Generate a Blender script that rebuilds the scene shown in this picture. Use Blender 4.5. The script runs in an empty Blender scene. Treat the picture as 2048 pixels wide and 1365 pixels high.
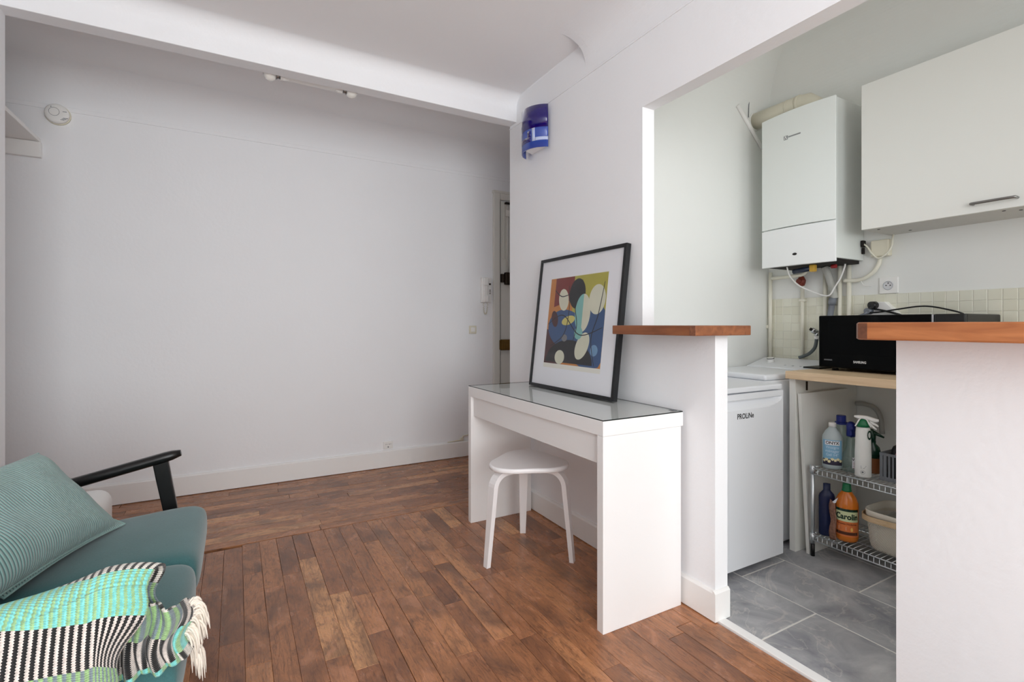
import bpy, bmesh, math, random
from mathutils import Vector, Matrix
random.seed(7)
S = bpy.context.scene
C = S.collection
PI = math.pi
sin, cos = math.sin, math.cos

def lin(c):
    return tuple(((v/255)/12.92 if v/255 <= .04045 else (((v/255)+.055)/1.055)**2.4) for v in c)

# ------------------------------------------------------------------ camera
YAW = math.radians(29.07)
cam = bpy.data.cameras.new('camera'); camo = bpy.data.objects.new('camera', cam); C.objects.link(camo)
cam.sensor_width = 36; cam.lens = 992/2048*36
cam.shift_y = -(682.5-650)/2048
cam.clip_start = .05
camo.location = (0, 0, 1.1316); camo.rotation_euler = (PI/2, 0, -YAW)
S.camera = camo

# ------------------------------------------------------------------ light and exposure
w = bpy.data.worlds.new('world'); S.world = w; w.use_nodes = True
w.node_tree.nodes['Background'].inputs[0].default_value = (.95, .97, 1, 1)
w.node_tree.nodes['Background'].inputs[1].default_value = 1.0
S.view_settings.view_transform = 'Standard'; S.view_settings.look = 'None'
S.view_settings.gamma = 1; S.view_settings.use_curve_mapping = False
S.view_settings.exposure = 0.0
try:
    S.cycles.diffuse_bounces = 8; S.cycles.max_bounces = 14; S.cycles.transparent_max_bounces = 12
    S.cycles.sample_clamp_indirect = 6; S.cycles.caustics_refractive = False; S.cycles.caustics_reflective = False
except Exception: pass

def area(name, loc, rot, sx, sy, power, col=(1, 1, 1)):
    l = bpy.data.lights.new(name, 'AREA'); l.shape = 'RECTANGLE'; l.size = sx; l.size_y = sy; l.energy = power; l.color = col
    o = bpy.data.objects.new(name, l); o.location = loc; o.rotation_euler = rot; C.objects.link(o); return o
# daylight through the two windows of the wall behind the photographer
area('window_daylight', (.2, -2.28, 1.45), (PI/2+.22, 0, 0), 1.9, 2.1, 99, (.95, .985, 1))
area('kitchen_daylight', (2.35, -1.28, 1.65), (PI/2, 0, 0), .9, 1.2, 12, (.96, 1, .98))

# ------------------------------------------------------------------ materials
MATS = {}
def nodes(m):
    return m.node_tree.nodes, m.node_tree.links
def mat(name, rgb, rough=.5, metal=0, spec=.5, noise=0, nscale=20, bump=0, bscale=60, coat=0, trans=0, ior=1.45, sheen=0, alpha=None, stretch=None):
    if name in MATS: return MATS[name]
    m = bpy.data.materials.new(name); m.use_nodes = True; n, l = nodes(m); b = n['Principled BSDF']
    c = lin(rgb); b.inputs['Base Color'].default_value = (*c, 1)
    b.inputs['Roughness'].default_value = rough; b.inputs['Metallic'].default_value = metal
    b.inputs['Specular IOR Level'].default_value = spec
    b.inputs['Coat Weight'].default_value = coat; b.inputs['Transmission Weight'].default_value = trans; b.inputs['IOR'].default_value = ior
    b.inputs['Sheen Weight'].default_value = sheen
    tc = n.new('ShaderNodeTexCoord'); src = tc.outputs['Object']
    if stretch:
        mp = n.new('ShaderNodeMapping'); mp.inputs['Scale'].default_value = stretch; l.new(src, mp.inputs[0]); src = mp.outputs[0]
    if noise:
        t = n.new('ShaderNodeTexNoise'); t.inputs['Scale'].default_value = nscale; t.inputs['Detail'].default_value = 5
        l.new(src, t.inputs['Vector'])
        x = n.new('ShaderNodeMix'); x.data_type = 'RGBA'
        x.inputs[6].default_value = tuple(v*(1-noise) for v in c)+(1,); x.inputs[7].default_value = tuple(min(1, v*(1+noise)) for v in c)+(1,)
        l.new(t.outputs['Fac'], x.inputs[0]); l.new(x.outputs[2], b.inputs['Base Color'])
    if bump:
        t2 = n.new('ShaderNodeTexNoise'); t2.inputs['Scale'].default_value = bscale; t2.inputs['Detail'].default_value = 4
        l.new(src, t2.inputs['Vector'])
        bp = n.new('ShaderNodeBump'); bp.inputs['Strength'].default_value = bump; bp.inputs['Distance'].default_value = .004
        l.new(t2.outputs['Fac'], bp.inputs['Height']); l.new(bp.outputs[0], b.inputs['Normal'])
    MATS[name] = m; return m

WALL = mat('wall_paint', (237, 238, 240), .75, bump=.25, bscale=45, noise=.015, nscale=3)
CEIL = mat('ceiling_paint', (238, 238, 239), .85, bump=.2, bscale=40)
TRIM = mat('trim_paint', (236, 235, 233), .45, bump=.12, bscale=25)
KWALL = mat('kitchen_paint', (230, 231, 228), .65, bump=.2, bscale=35, noise=.02, nscale=3)
DOORP = mat('door_paint', (222, 221, 214), .45, bump=.1, bscale=20, noise=.03, nscale=9)
WLAM = mat('white_laminate', (240, 239, 238), .38, bump=.05, bscale=150)
WLACQ = mat('white_lacquer', (242, 240, 240), .3, bump=.04, bscale=60)
WMETAL = mat('white_enamel', (234, 236, 240), .32, bump=.04, bscale=90)
BOILER = mat('boiler_enamel', (232, 236, 233), .35, bump=.03, bscale=80)
CABW = mat('cabinet_foil', (232, 232, 227), .4, bump=.04, bscale=80)
CABIN = mat('cabinet_melamine', (205, 203, 198), .5, noise=.03)
WPLAST = mat('white_plastic', (236, 235, 232), .35, noise=.01)
CREAMP = mat('cream_plastic', (222, 217, 198), .4, noise=.02)
CREAMPIPE = mat('cream_painted_pipe', (226, 223, 208), .4, bump=.15, bscale=50, noise=.04, nscale=15)
FLUE = mat('flue_enamel', (220, 214, 196), .4, noise=.03, nscale=8)
BLACKW = mat('black_lacquered_wood', (16, 15, 15), .3, bump=.08, bscale=30, stretch=(3, 30, 30))
BLACKF = mat('black_frame_wood', (20, 21, 24), .42, noise=.1, nscale=30)
BLACKP = mat('black_plastic', (18, 18, 19), .4, noise=.08)
BLACKG = mat('black_gloss_glass', (3, 3, 4), .08, spec=.15, noise=.02)
CHROME = mat('chrome', (205, 207, 210), .16, metal=1, noise=.02)
STEEL = mat('brushed_steel', (150, 148, 146), .33, metal=1, noise=.05, nscale=60)
ZINC = mat('zinc_wire', (226, 230, 233), .38, metal=1, noise=.04)
BRASS = mat('aged_brass', (120, 92, 46), .42, metal=.8, noise=.3, nscale=60)
DARKMETAL = mat('dark_metal', (58, 48, 38), .5, metal=.6, noise=.25, nscale=50)
DARK = mat('dark_void', (30, 26, 24), .8, noise=.1)
GREYP = mat('grey_plastic', (120, 124, 132), .45, noise=.05)
GREYHOSE = mat('grey_hose', (176, 176, 170), .5, noise=.05)
MIDGREY = mat('mid_grey_plastic', (104, 107, 112), .5, noise=.05)
BLUEP = mat('blue_cap_plastic', (24, 38, 116), .35, noise=.05)
NAVYP = mat('navy_plastic', (18, 28, 66), .35, noise=.06)
GREENP = mat('green_cap_plastic', (14, 104, 62), .35, noise=.05)
DKGREEN = mat('dark_green_plastic', (16, 52, 38), .25, noise=.1)
RUST = mat('copper_valve', (112, 44, 28), .5, noise=.4, nscale=90)
YELLOWP = mat('yellow_tap_paint', (206, 164, 62), .4, noise=.06)
BROWNP = mat('brown_liquid', (150, 92, 54), .3, noise=.08)
GROUT = mat('grout', (214, 212, 199), .85, bump=.3, bscale=150)
FGROUT = mat('floor_grout', (226, 223, 216), .85, bump=.3, bscale=150, noise=.05)
PAPER = mat('mat_board', (238, 239, 244), .8, noise=.01)
PRINTP = mat('print_paper', (232, 230, 220), .8, noise=.02)
COUNTER = None

def glassy(name, tint, rough=.02, mixfac=.12, diffuse=None, dfac=0):
    """thin pane: transparent with a tint, plus fresnel gloss"""
    m = bpy.data.materials.new(name); m.use_nodes = True; n, l = nodes(m)
    for x in list(n):
        if x.type != 'OUTPUT_MATERIAL': n.remove(x)
    out = [x for x in n if x.type == 'OUTPUT_MATERIAL'][0]
    tr = n.new('ShaderNodeBsdfTransparent'); tr.inputs[0].default_value = (*tint, 1)
    gl = n.new('ShaderNodeBsdfGlossy'); gl.inputs['Roughness'].default_value = rough
    fr = n.new('ShaderNodeFresnel'); fr.inputs[0].default_value = 1.5
    mx = n.new('ShaderNodeMixShader'); gm = n.new('ShaderNodeNewGeometry')
    iv = n.new('ShaderNodeMath'); iv.operation = 'SUBTRACT'; iv.inputs[0].default_value = 1; l.new(gm.outputs['Backfacing'], iv.inputs[1])
    mu = n.new('ShaderNodeMath'); mu.operation = 'MULTIPLY'; l.new(fr.outputs[0], mu.inputs[0]); l.new(iv.outputs[0], mu.inputs[1]); l.new(mu.outputs[0], mx.inputs[0])
    base = tr.outputs[0]
    if diffuse:
        df = n.new('ShaderNodeBsdfPrincipled'); df.inputs['Base Color'].default_value = (*diffuse, 1); df.inputs['Roughness'].default_value = .1
        m2 = n.new('ShaderNodeMixShader'); m2.inputs[0].default_value = dfac
        l.new(tr.outputs[0], m2.inputs[1]); l.new(df.outputs[0], m2.inputs[2]); base = m2.outputs[0]
    l.new(base, mx.inputs[1]); l.new(gl.outputs[0], mx.inputs[2]); l.new(mx.outputs[0], out.inputs[0])
    MATS[name] = m; return m
GLASSTOP = glassy('desk_glass', (.975, .99, .984))
PICGLASS = glassy('picture_glass', (.985, .985, .985), .03)
EDGEGLASS = mat('glass_edge', (10, 20, 17), .15, noise=.1)
CLEARBOTTLE = glassy('clear_bottle_plastic', (.80, .88, .86), .05, diffuse=lin((150, 170, 165)), dfac=.22)
MILKBOTTLE = mat('milky_bottle_plastic', (178, 190, 192), .3, noise=.03)
BLUEGLASS = glassy('blue_glass', (.16, .26, .82), .05, diffuse=lin((62, 92, 188)), dfac=.75)
NAVYGLASS = glassy('navy_glass', (.01, .004, .14), .04, diffuse=lin((20, 0, 104)), dfac=.97)
PALEGLASS = glassy('pale_blue_glass', (.7, .8, 1), .05, diffuse=lin((205, 218, 250)), dfac=.8)
ORANGEB = mat('orange_liquid_bottle', (206, 112, 26), .12, noise=.1, nscale=12, coat=.4)

def wood_plank():
    m = bpy.data.materials.new('oak_floor_board'); m.use_nodes = True; n, l = nodes(m); b = n['Principled BSDF']
    tc = n.new('ShaderNodeTexCoord'); oi = n.new('ShaderNodeObjectInfo')
    off = n.new('ShaderNodeVectorMath'); off.operation = 'SCALE'; off.inputs[0].default_value = (37, 91, 53); l.new(oi.outputs['Random'], off.inputs['Scale'])
    ad = n.new('ShaderNodeVectorMath'); l.new(tc.outputs['Object'], ad.inputs[0]); l.new(off.outputs[0], ad.inputs[1])
    def noise(sc, det, rough, dist=0):
        mp = n.new('ShaderNodeMapping'); mp.inputs['Scale'].default_value = sc; l.new(ad.outputs[0], mp.inputs[0])
        t = n.new('ShaderNodeTexNoise'); t.inputs['Scale'].default_value = 1; t.inputs['Detail'].default_value = det; t.inputs['Roughness'].default_value = rough; t.inputs['Distortion'].default_value = dist
        l.new(mp.outputs[0], t.inputs['Vector']); return t.outputs['Fac']
    grain = noise((140, 6, 140), 8, .7, .6); fig = noise((30, 7, 30), 6, .75, 2.6); wear = noise((13, 6, 13), 7, .75, .6); patch_ = noise((4.5, 2.6, 4.5), 4, .6, .8)
    r = n.new('ShaderNodeValToRGB'); e = r.color_ramp.elements
    e[0].position = 0; e[0].color = (*lin((150, 98, 66)), 1); e[1].position = 1; e[1].color = (*lin((222, 166, 116)), 1)
    for p, c in ((.3, (166, 111, 75)), (.65, (180, 122, 82)), (.88, (198, 138, 94))):
        x = e.new(p); x.color = (*lin(c), 1)
    l.new(oi.outputs['Random'], r.inputs[0])
    def mixmul(col, fac, c2, rng):
        mr = n.new('ShaderNodeMapRange'); mr.inputs[1].default_value = rng[0]; mr.inputs[2].default_value = rng[1]; mr.inputs[3].default_value = 0; mr.inputs[4].default_value = rng[2]
        l.new(fac, mr.inputs[0]); x = n.new('ShaderNodeMix'); x.data_type = 'RGBA'; x.inputs[7].default_value = (*lin(c2), 1)
        l.new(mr.outputs[0], x.inputs[0]); l.new(col, x.inputs[6]); return x.outputs[2]
    c = mixmul(r.outputs[0], fig, (84, 52, 37), (.5, .7, .85))
    c = mixmul(c, wear, (94, 65, 50), (.52, .68, .65))
    c = mixmul(c, patch_, (100, 69, 53), (.48, .66, .7))
    c = mixmul(c, grain, (86, 52, 35), (.5, .74, .75))
    c = mixmul(c, wear, (206, 146, 112), (.47, .3, .65))
    l.new(c, b.inputs['Base Color'])
    mr = n.new('ShaderNodeMapRange'); mr.inputs[3].default_value = .16; mr.inputs[4].default_value = .42; l.new(wear, mr.inputs[0]); l.new(mr.outputs[0], b.inputs['Roughness'])
    b.inputs['Specular IOR Level'].default_value = .5
    bp = n.new('ShaderNodeBump'); bp.inputs['Strength'].default_value = .35; bp.inputs['Distance'].default_value = .002
    s = n.new('ShaderNodeMath'); s.operation = 'ADD'; l.new(grain, s.inputs[0]); l.new(wear, s.inputs[1]); l.new(s.outputs[0], bp.inputs['Height']); l.new(bp.outputs[0], b.inputs['Normal'])
    return m
PLANK = wood_plank()

def grain_wood(name, c0, c1, stretch, rough=.4, bump=.1):
    m = bpy.data.materials.new(name); m.use_nodes = True; n, l = nodes(m); b = n['Principled BSDF']
    tc = n.new('ShaderNodeTexCoord'); mp = n.new('ShaderNodeMapping'); mp.inputs['Scale'].default_value = stretch; l.new(tc.outputs['Object'], mp.inputs[0])
    t = n.new('ShaderNodeTexNoise'); t.inputs['Scale'].default_value = 1; t.inputs['Detail'].default_value = 7; t.inputs['Distortion'].default_value = .8; l.new(mp.outputs[0], t.inputs['Vector'])
    r = n.new('ShaderNodeValToRGB'); e = r.color_ramp.elements; e[0].position = .3; e[1].position = .7
    e[0].color = (*lin(c0), 1); e[1].color = (*lin(c1), 1); l.new(t.outputs['Fac'], r.inputs[0]); l.new(r.outputs[0], b.inputs['Base Color'])
    b.inputs['Roughness'].default_value = rough
    bp = n.new('ShaderNodeBump'); bp.inputs['Strength'].default_value = bump; bp.inputs['Distance'].default_value = .003; l.new(t.outputs['Fac'], bp.inputs['Height']); l.new(bp.outputs[0], b.inputs['Normal'])
    return m
COUNTER = grain_wood('stained_beech', (150, 88, 50), (190, 122, 74), (30, 4, 40), .38)
COUNTEREND = grain_wood('stained_beech_end_grain', (110, 66, 46), (140, 90, 62), (60, 60, 60), .5)
OAKTOP = grain_wood('light_oak_laminate', (206, 176, 140), (226, 200, 166), (50, 4, 60), .45, .05)
HANDLEW = grain_wood('pale_bent_wood', (190, 160, 122), (214, 186, 148), (20, 20, 90), .5, .05)

def tile_mat():
    m = bpy.data.materials.new('grey_marbled_tile'); m.use_nodes = True; n, l = nodes(m); b = n['Principled BSDF']
    tc = n.new('ShaderNodeTexCoord'); oi = n.new('ShaderNodeObjectInfo')
    off = n.new('ShaderNodeVectorMath'); off.operation = 'SCALE'; off.inputs[0].default_value = (17, 23, 11); l.new(oi.outputs['Random'], off.inputs['Scale'])
    ad = n.new('ShaderNodeVectorMath'); l.new(tc.outputs['Object'], ad.inputs[0]); l.new(off.outputs[0], ad.inputs[1])
    t = n.new('ShaderNodeTexNoise'); t.inputs['Scale'].default_value = 5; t.inputs['Detail'].default_value = 7; t.inputs['Roughness'].default_value = .62; t.inputs['Distortion'].default_value = .8; l.new(ad.outputs[0], t.inputs['Vector'])
    r = n.new('ShaderNodeValToRGB'); e = r.color_ramp.elements; e[0].position = .3; e[1].position = .75; e[0].color = (*lin((122, 123, 129)), 1); e[1].color = (*lin((196, 195, 195)), 1); l.new(t.outputs['Fac'], r.inputs[0])
    # veins: thin bands of a distorted noise
    t2 = n.new('ShaderNodeTexNoise'); t2.inputs['Scale'].default_value = 3.2; t2.inputs['Detail'].default_value = 5; t2.inputs['Distortion'].default_value = 1.6; l.new(ad.outputs[0], t2.inputs['Vector'])
    sb = n.new('ShaderNodeMath'); sb.operation = 'SUBTRACT'; sb.inputs[1].default_value = .5; l.new(t2.outputs['Fac'], sb.inputs[0])
    ab = n.new('ShaderNodeMath'); ab.operation = 'ABSOLUTE'; l.new(sb.outputs[0], ab.inputs[0])
    mr = n.new('ShaderNodeMapRange'); mr.inputs[1].default_value = 0; mr.inputs[2].default_value = .016; mr.inputs[3].default_value = .95; mr.inputs[4].default_value = 0; l.new(ab.outputs[0], mr.inputs[0])
    ml = n.new('ShaderNodeMath'); ml.operation = 'MULTIPLY'; l.new(mr.outputs[0], ml.inputs[0]); l.new(t.outputs['Fac'], ml.inputs[1])
    x = n.new('ShaderNodeMix'); x.data_type = 'RGBA'; x.inputs[7].default_value = (*lin((206, 200, 194)), 1); l.new(ml.outputs[0], x.inputs[0]); l.new(r.outputs[0], x.inputs[6])
    l.new(x.outputs[2], b.inputs['Base Color']); b.inputs['Roughness'].default_value = .36
    bp = n.new('ShaderNodeBump'); bp.inputs['Strength'].default_value = .1; bp.inputs['Distance'].default_value = .002; l.new(t.outputs['Fac'], bp.inputs['Height']); l.new(bp.outputs[0], b.inputs['Normal'])
    return m
FTILE = tile_mat()
def wtile_mat():
    m = bpy.data.materials.new('cream_glazed_tile'); m.use_nodes = True; n, l = nodes(m); b = n['Principled BSDF']
    oi = n.new('ShaderNodeObjectInfo'); r = n.new('ShaderNodeValToRGB'); e = r.color_ramp.elements
    e[0].color = (*lin((216, 214, 196)), 1); e[1].color = (*lin((227, 226, 211)), 1); l.new(oi.outputs['Random'], r.inputs[0]); l.new(r.outputs[0], b.inputs['Base Color'])
    b.inputs['Roughness'].default_value = .28; return m
WTILE = wtile_mat()

def fabric(name, c0, c1, sc=260, bump=.35, sheen=.4):
    m = bpy.data.materials.new(name); m.use_nodes = True; n, l = nodes(m); b = n['Principled BSDF']
    tc = n.new('ShaderNodeTexCoord')
    t = n.new('ShaderNodeTexNoise'); t.inputs['Scale'].default_value = sc; t.inputs['Detail'].default_value = 3; l.new(tc.outputs['Object'], t.inputs['Vector'])
    t3 = n.new('ShaderNodeTexNoise'); t3.inputs['Scale'].default_value = 6; t3.inputs['Detail'].default_value = 4; l.new(tc.outputs['Object'], t3.inputs['Vector'])
    md = n.new('ShaderNodeMath'); md.operation = 'ADD'; l.new(t.outputs['Fac'], md.inputs[0]); l.new(t3.outputs['Fac'], md.inputs[1])
    hf = n.new('ShaderNodeMath'); hf.operation = 'MULTIPLY'; hf.inputs[1].default_value = .5; l.new(md.outputs[0], hf.inputs[0])
    r = n.new('ShaderNodeValToRGB'); e = r.color_ramp.elements; e[0].position = .3; e[1].position = .7; e[0].color = (*lin(c0), 1); e[1].color = (*lin(c1), 1); l.new(hf.outputs[0], r.inputs[0])
    l.new(r.outputs[0], b.inputs['Base Color']); b.inputs['Roughness'].default_value = .9; b.inputs['Sheen Weight'].default_value = sheen; b.inputs['Specular IOR Level'].default_value = .2
    bp = n.new('ShaderNodeBump'); bp.inputs['Strength'].default_value = bump; bp.inputs['Distance'].default_value = .001; l.new(t.outputs['Fac'], bp.inputs['Height']); l.new(bp.outputs[0], b.inputs['Normal'])
    return m
TEAL = fabric('teal_upholstery', (54, 96, 98), (70, 113, 114))

def corduroy():
    m = bpy.data.materials.new('teal_corduroy'); m.use_nodes = True; n, l = nodes(m); b = n['Principled BSDF']
    uv = n.new('ShaderNodeUVMap'); uv.uv_map = 'UVMap'; sp = n.new('ShaderNodeSeparateXYZ'); l.new(uv.outputs[0], sp.inputs[0])
    mu = n.new('ShaderNodeMath'); mu.operation = 'MULTIPLY'; mu.inputs[1].default_value = 2*PI*54; l.new(sp.outputs[0], mu.inputs[0])
    sn = n.new('ShaderNodeMath'); sn.operation = 'SINE'; l.new(mu.outputs[0], sn.inputs[0])
    mr = n.new('ShaderNodeMapRange'); mr.inputs[1].default_value = -1; mr.inputs[2].default_value = 1; l.new(sn.outputs[0], mr.inputs[0])
    tc = n.new('ShaderNodeTexCoord'); t = n.new('ShaderNodeTexNoise'); t.inputs['Scale'].default_value = 9; t.inputs['Detail'].default_value = 5; l.new(tc.outputs['Object'], t.inputs['Vector'])
    r = n.new('ShaderNodeValToRGB'); e = r.color_ramp.elements; e[0].position = .1; e[1].position = .6; e[0].color = (*lin((82, 117, 115)), 1); e[1].color = (*lin((148, 182, 176)), 1); l.new(mr.outputs[0], r.inputs[0])
    x = n.new('ShaderNodeMix'); x.data_type = 'RGBA'; x.blend_type = 'MULTIPLY'; x.inputs[0].default_value = .5
    r2 = n.new('ShaderNodeValToRGB'); r2.color_ramp.elements[0].position = .3; r2.color_ramp.elements[0].color = (.62, .66, .66, 1); r2.color_ramp.elements[1].position = .65; l.new(t.outputs['Fac'], r2.inputs[0])
    l.new(r.outputs[0], x.inputs[6]); l.new(r2.outputs[0], x.inputs[7]); l.new(x.outputs[2], b.inputs['Base Color'])
    b.inputs['Roughness'].default_value = .85; b.inputs['Sheen Weight'].default_value = .5; b.inputs['Specular IOR Level'].default_value = .2
    bp = n.new('ShaderNodeBump'); bp.inputs['Strength'].default_value = .8; bp.inputs['Distance'].default_value = .003; l.new(mr.outputs[0], bp.inputs['Height']); l.new(bp.outputs[0], b.inputs['Normal'])
    return m
CORD = corduroy()

def blanket_mat():
    """UV in metres: u runs along the arm (stripes), v across the drape (bands)."""
    m = bpy.data.materials.new('woven_striped_cotton'); m.use_nodes = True; n, l = nodes(m); b = n['Principled BSDF']
    uv = n.new('ShaderNodeUVMap'); uv.uv_map = 'UVMap'; sp = n.new('ShaderNodeSeparateXYZ'); l.new(uv.outputs[0], sp.inputs[0])
    def M(op, a, v=None, v2=None):
        x = n.new('ShaderNodeMath'); x.operation = op
        if hasattr(a, 'node'): l.new(a, x.inputs[0])
        else: x.inputs[0].default_value = a
        if v is not None:
            if hasattr(v, 'node'): l.new(v, x.inputs[1])
            else: x.inputs[1].default_value = v
        return x.outputs[0]
    zig = M('PINGPONG', M('MULTIPLY', sp.outputs[1], 470), 1)          # weft teeth
    zo = M('MULTIPLY', M('SUBTRACT', zig, .5), .0020)
    fr = M('FRACT', M('DIVIDE', M('ADD', sp.outputs[0], zo), .0125))
    mask = M('GREATER_THAN', fr, .54)
    band = M('FRACT', M('DIVIDE', sp.outputs[1], .30))               # four bands of 0.075 m
    A = n.new('ShaderNodeValToRGB'); B = n.new('ShaderNodeValToRGB')
    cols = [((138, 226, 220), (164, 206, 152)), ((44, 44, 44), (232, 222, 214)), ((164, 204, 142), (134, 150, 158)), ((236, 230, 220), (52, 52, 50))]
    for ramp, k in ((A, 0), (B, 1)):
        ramp.color_ramp.interpolation = 'CONSTANT'; e = ramp.color_ramp.elements
        e[0].position = 0; e[0].color = (*lin(cols[0][k]), 1); e[1].position = .25; e[1].color = (*lin(cols[1][k]), 1)
        for i in (2, 3):
            y = e.new(i*.25); y.color = (*lin(cols[i][k]), 1)
        l.new(band, ramp.inputs[0])
    x = n.new('ShaderNodeMix'); x.data_type = 'RGBA'; l.new(mask, x.inputs[0]); l.new(A.outputs[0], x.inputs[6]); l.new(B.outputs[0], x.inputs[7])
    tc = n.new('ShaderNodeTexCoord'); t = n.new('ShaderNodeTexNoise'); t.inputs['Scale'].default_value = 160; l.new(tc.outputs['Object'], t.inputs['Vector'])
    r2 = n.new('ShaderNodeValToRGB'); r2.color_ramp.elements[0].position = .35; r2.color_ramp.elements[0].color = (.7, .72, .72, 1); r2.color_ramp.elements[1].position = .6; l.new(t.outputs['Fac'], r2.inputs[0])
    y = n.new('ShaderNodeMix'); y.data_type = 'RGBA'; y.blend_type = 'MULTIPLY'; y.inputs[0].default_value = .7; l.new(x.outputs[2], y.inputs[6]); l.new(r2.outputs[0], y.inputs[7])
    l.new(y.outputs[2], b.inputs['Base Color']); b.inputs['Roughness'].default_value = .95; b.inputs['Specular IOR Level'].default_value = .1; b.inputs['Sheen Weight'].default_value = .3
    h = M('ADD', zig, M('MULTIPLY', M('PINGPONG', M('MULTIPLY', fr, 2), .5), 1.5))
    bp = n.new('ShaderNodeBump'); bp.inputs['Strength'].default_value = .7; bp.inputs['Distance'].default_value = .002; l.new(h, bp.inputs['Height']); l.new(bp.outputs[0], b.inputs['Normal'])
    return m
BLANKET = blanket_mat()
FRINGE = mat('cream_cotton', (232, 222, 208), .95, noise=.08, nscale=200, sheen=.3)

def mesh_mat():
    """perforated sheet: round holes let light through"""
    m = bpy.data.materials.new('perforated_beige_steel'); m.use_nodes = True; n, l = nodes(m); b = n['Principled BSDF']
    b.inputs['Base Color'].default_value = (*lin((214, 206, 190)), 1); b.inputs['Roughness'].default_value = .45
    uv = n.new('ShaderNodeUVMap'); uv.uv_map = 'UVMap'
    mp = n.new('ShaderNodeMapping'); mp.inputs['Rotation'].default_value = (0, 0, PI/4); mp.inputs['Scale'].default_value = (210, 210, 1); l.new(uv.outputs[0], mp.inputs[0])
    fr = n.new('ShaderNodeVectorMath'); fr.operation = 'FRACTION'; l.new(mp.outputs[0], fr.inputs[0])
    sb = n.new('ShaderNodeVectorMath'); sb.operation = 'SUBTRACT'; sb.inputs[1].default_value = (.5, .5, 0); l.new(fr.outputs[0], sb.inputs[0])
    ml = n.new('ShaderNodeVectorMath'); ml.operation = 'MULTIPLY'; ml.inputs[1].default_value = (1, 1, 0); l.new(sb.outputs[0], ml.inputs[0])
    ln = n.new('ShaderNodeVectorMath'); ln.operation = 'LENGTH'; l.new(ml.outputs[0], ln.inputs[0])
    g = n.new('ShaderNodeMath'); g.operation = 'GREATER_THAN'; g.inputs[1].default_value = .27; l.new(ln.outputs['Value'], g.inputs[0])
    l.new(g.outputs[0], b.inputs['Alpha']); return m
PERF = mesh_mat()

# ------------------------------------------------------------------ geometry helpers
ORG = {}
def bx(bm, x0, y0, z0, x1, y1, z1, bev=0, seg=2, mi=0):
    """axis-aligned box, optionally with rounded edges"""
    r = bmesh.ops.create_cube(bm, size=1); vs = r['verts']
    bmesh.ops.scale(bm, vec=(abs(x1-x0), abs(y1-y0), abs(z1-z0)), verts=vs)
    bmesh.ops.translate(bm, vec=((x0+x1)/2, (y0+y1)/2, (z0+z1)/2), verts=vs)
    fs = list({f for v in vs for f in v.link_faces})
    for f in fs: f.material_index = mi
    if bev:
        es = list({e for v in vs for e in v.link_edges})
        bmesh.ops.bevel(bm, geom=es, offset=bev, segments=seg, affect='EDGES', profile=.5, material=-1)
    return bm
def poly(bm, pts, mi=0):
    f = bm.faces.new([bm.verts.new(p) for p in pts]); f.material_index = mi; return f
def prism(bm, pts, d, mi=0):
    """closed prism: polygon pts (3d) extruded along vector d"""
    d = Vector(d); a = [bm.verts.new(p) for p in pts]; b = [bm.verts.new(Vector(p)+d) for p in pts]; n = len(pts)
    fs = [bm.faces.new(a), bm.faces.new(b[::-1])]
    for i in range(n): fs.append(bm.faces.new((a[i], b[i], b[(i+1) % n], a[(i+1) % n])))
    for f in fs: f.material_index = mi
    bmesh.ops.recalc_face_normals(bm, faces=fs); return bm
def tube(bm, pts, r, seg=10, cap=True, smooth=0):
    """round tube along pts; r number or list"""
    pts = [Vector(p) for p in pts]
    if smooth: pts, r = catmull(pts, r, smooth)
    n = len(pts); rr = r if isinstance(r, (list, tuple)) else [r]*n
    up = None; rings = []
    for i, p in enumerate(pts):
        t = (pts[min(i+1, n-1)]-pts[max(i-1, 0)]).normalized()
        if up is None: up = Vector((0, 0, 1)) if abs(t.z) < .9 else Vector((1, 0, 0))
        a = t.cross(up)
        if a.length < 1e-5: a = t.cross(Vector((0, 1, 0)))
        a.normalize(); b = a.cross(t).normalized(); up = b
        rings.append([bm.verts.new(p+(a*cos(2*PI*k/seg)+b*sin(2*PI*k/seg))*rr[i]) for k in range(seg)])
    for A, B in zip(rings, rings[1:]):
        for k in range(seg):
            f = bm.faces.new((A[k], A[(k+1) % seg], B[(k+1) % seg], B[k])); f.smooth = True
    if cap: bm.faces.new(rings[0][::-1]); bm.faces.new(rings[-1])
    return bm
def catmull(P, r, k):
    out, ro = [], []; n = len(P); rr = r if isinstance(r, (list, tuple)) else [r]*n
    for i in range(n-1):
        p0, p1, p2, p3 = P[max(i-1, 0)], P[i], P[i+1], P[min(i+2, n-1)]
        for j in range(k):
            t = j/k
            out.append(.5*((2*p1)+(p2-p0)*t+(2*p0-5*p1+4*p2-p3)*t*t+(3*p1-p0-3*p2+p3)*t**3)); ro.append(rr[i]*(1-t)+rr[i+1]*t)
    out.append(P[-1]); ro.append(rr[-1]); return out, ro
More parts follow.
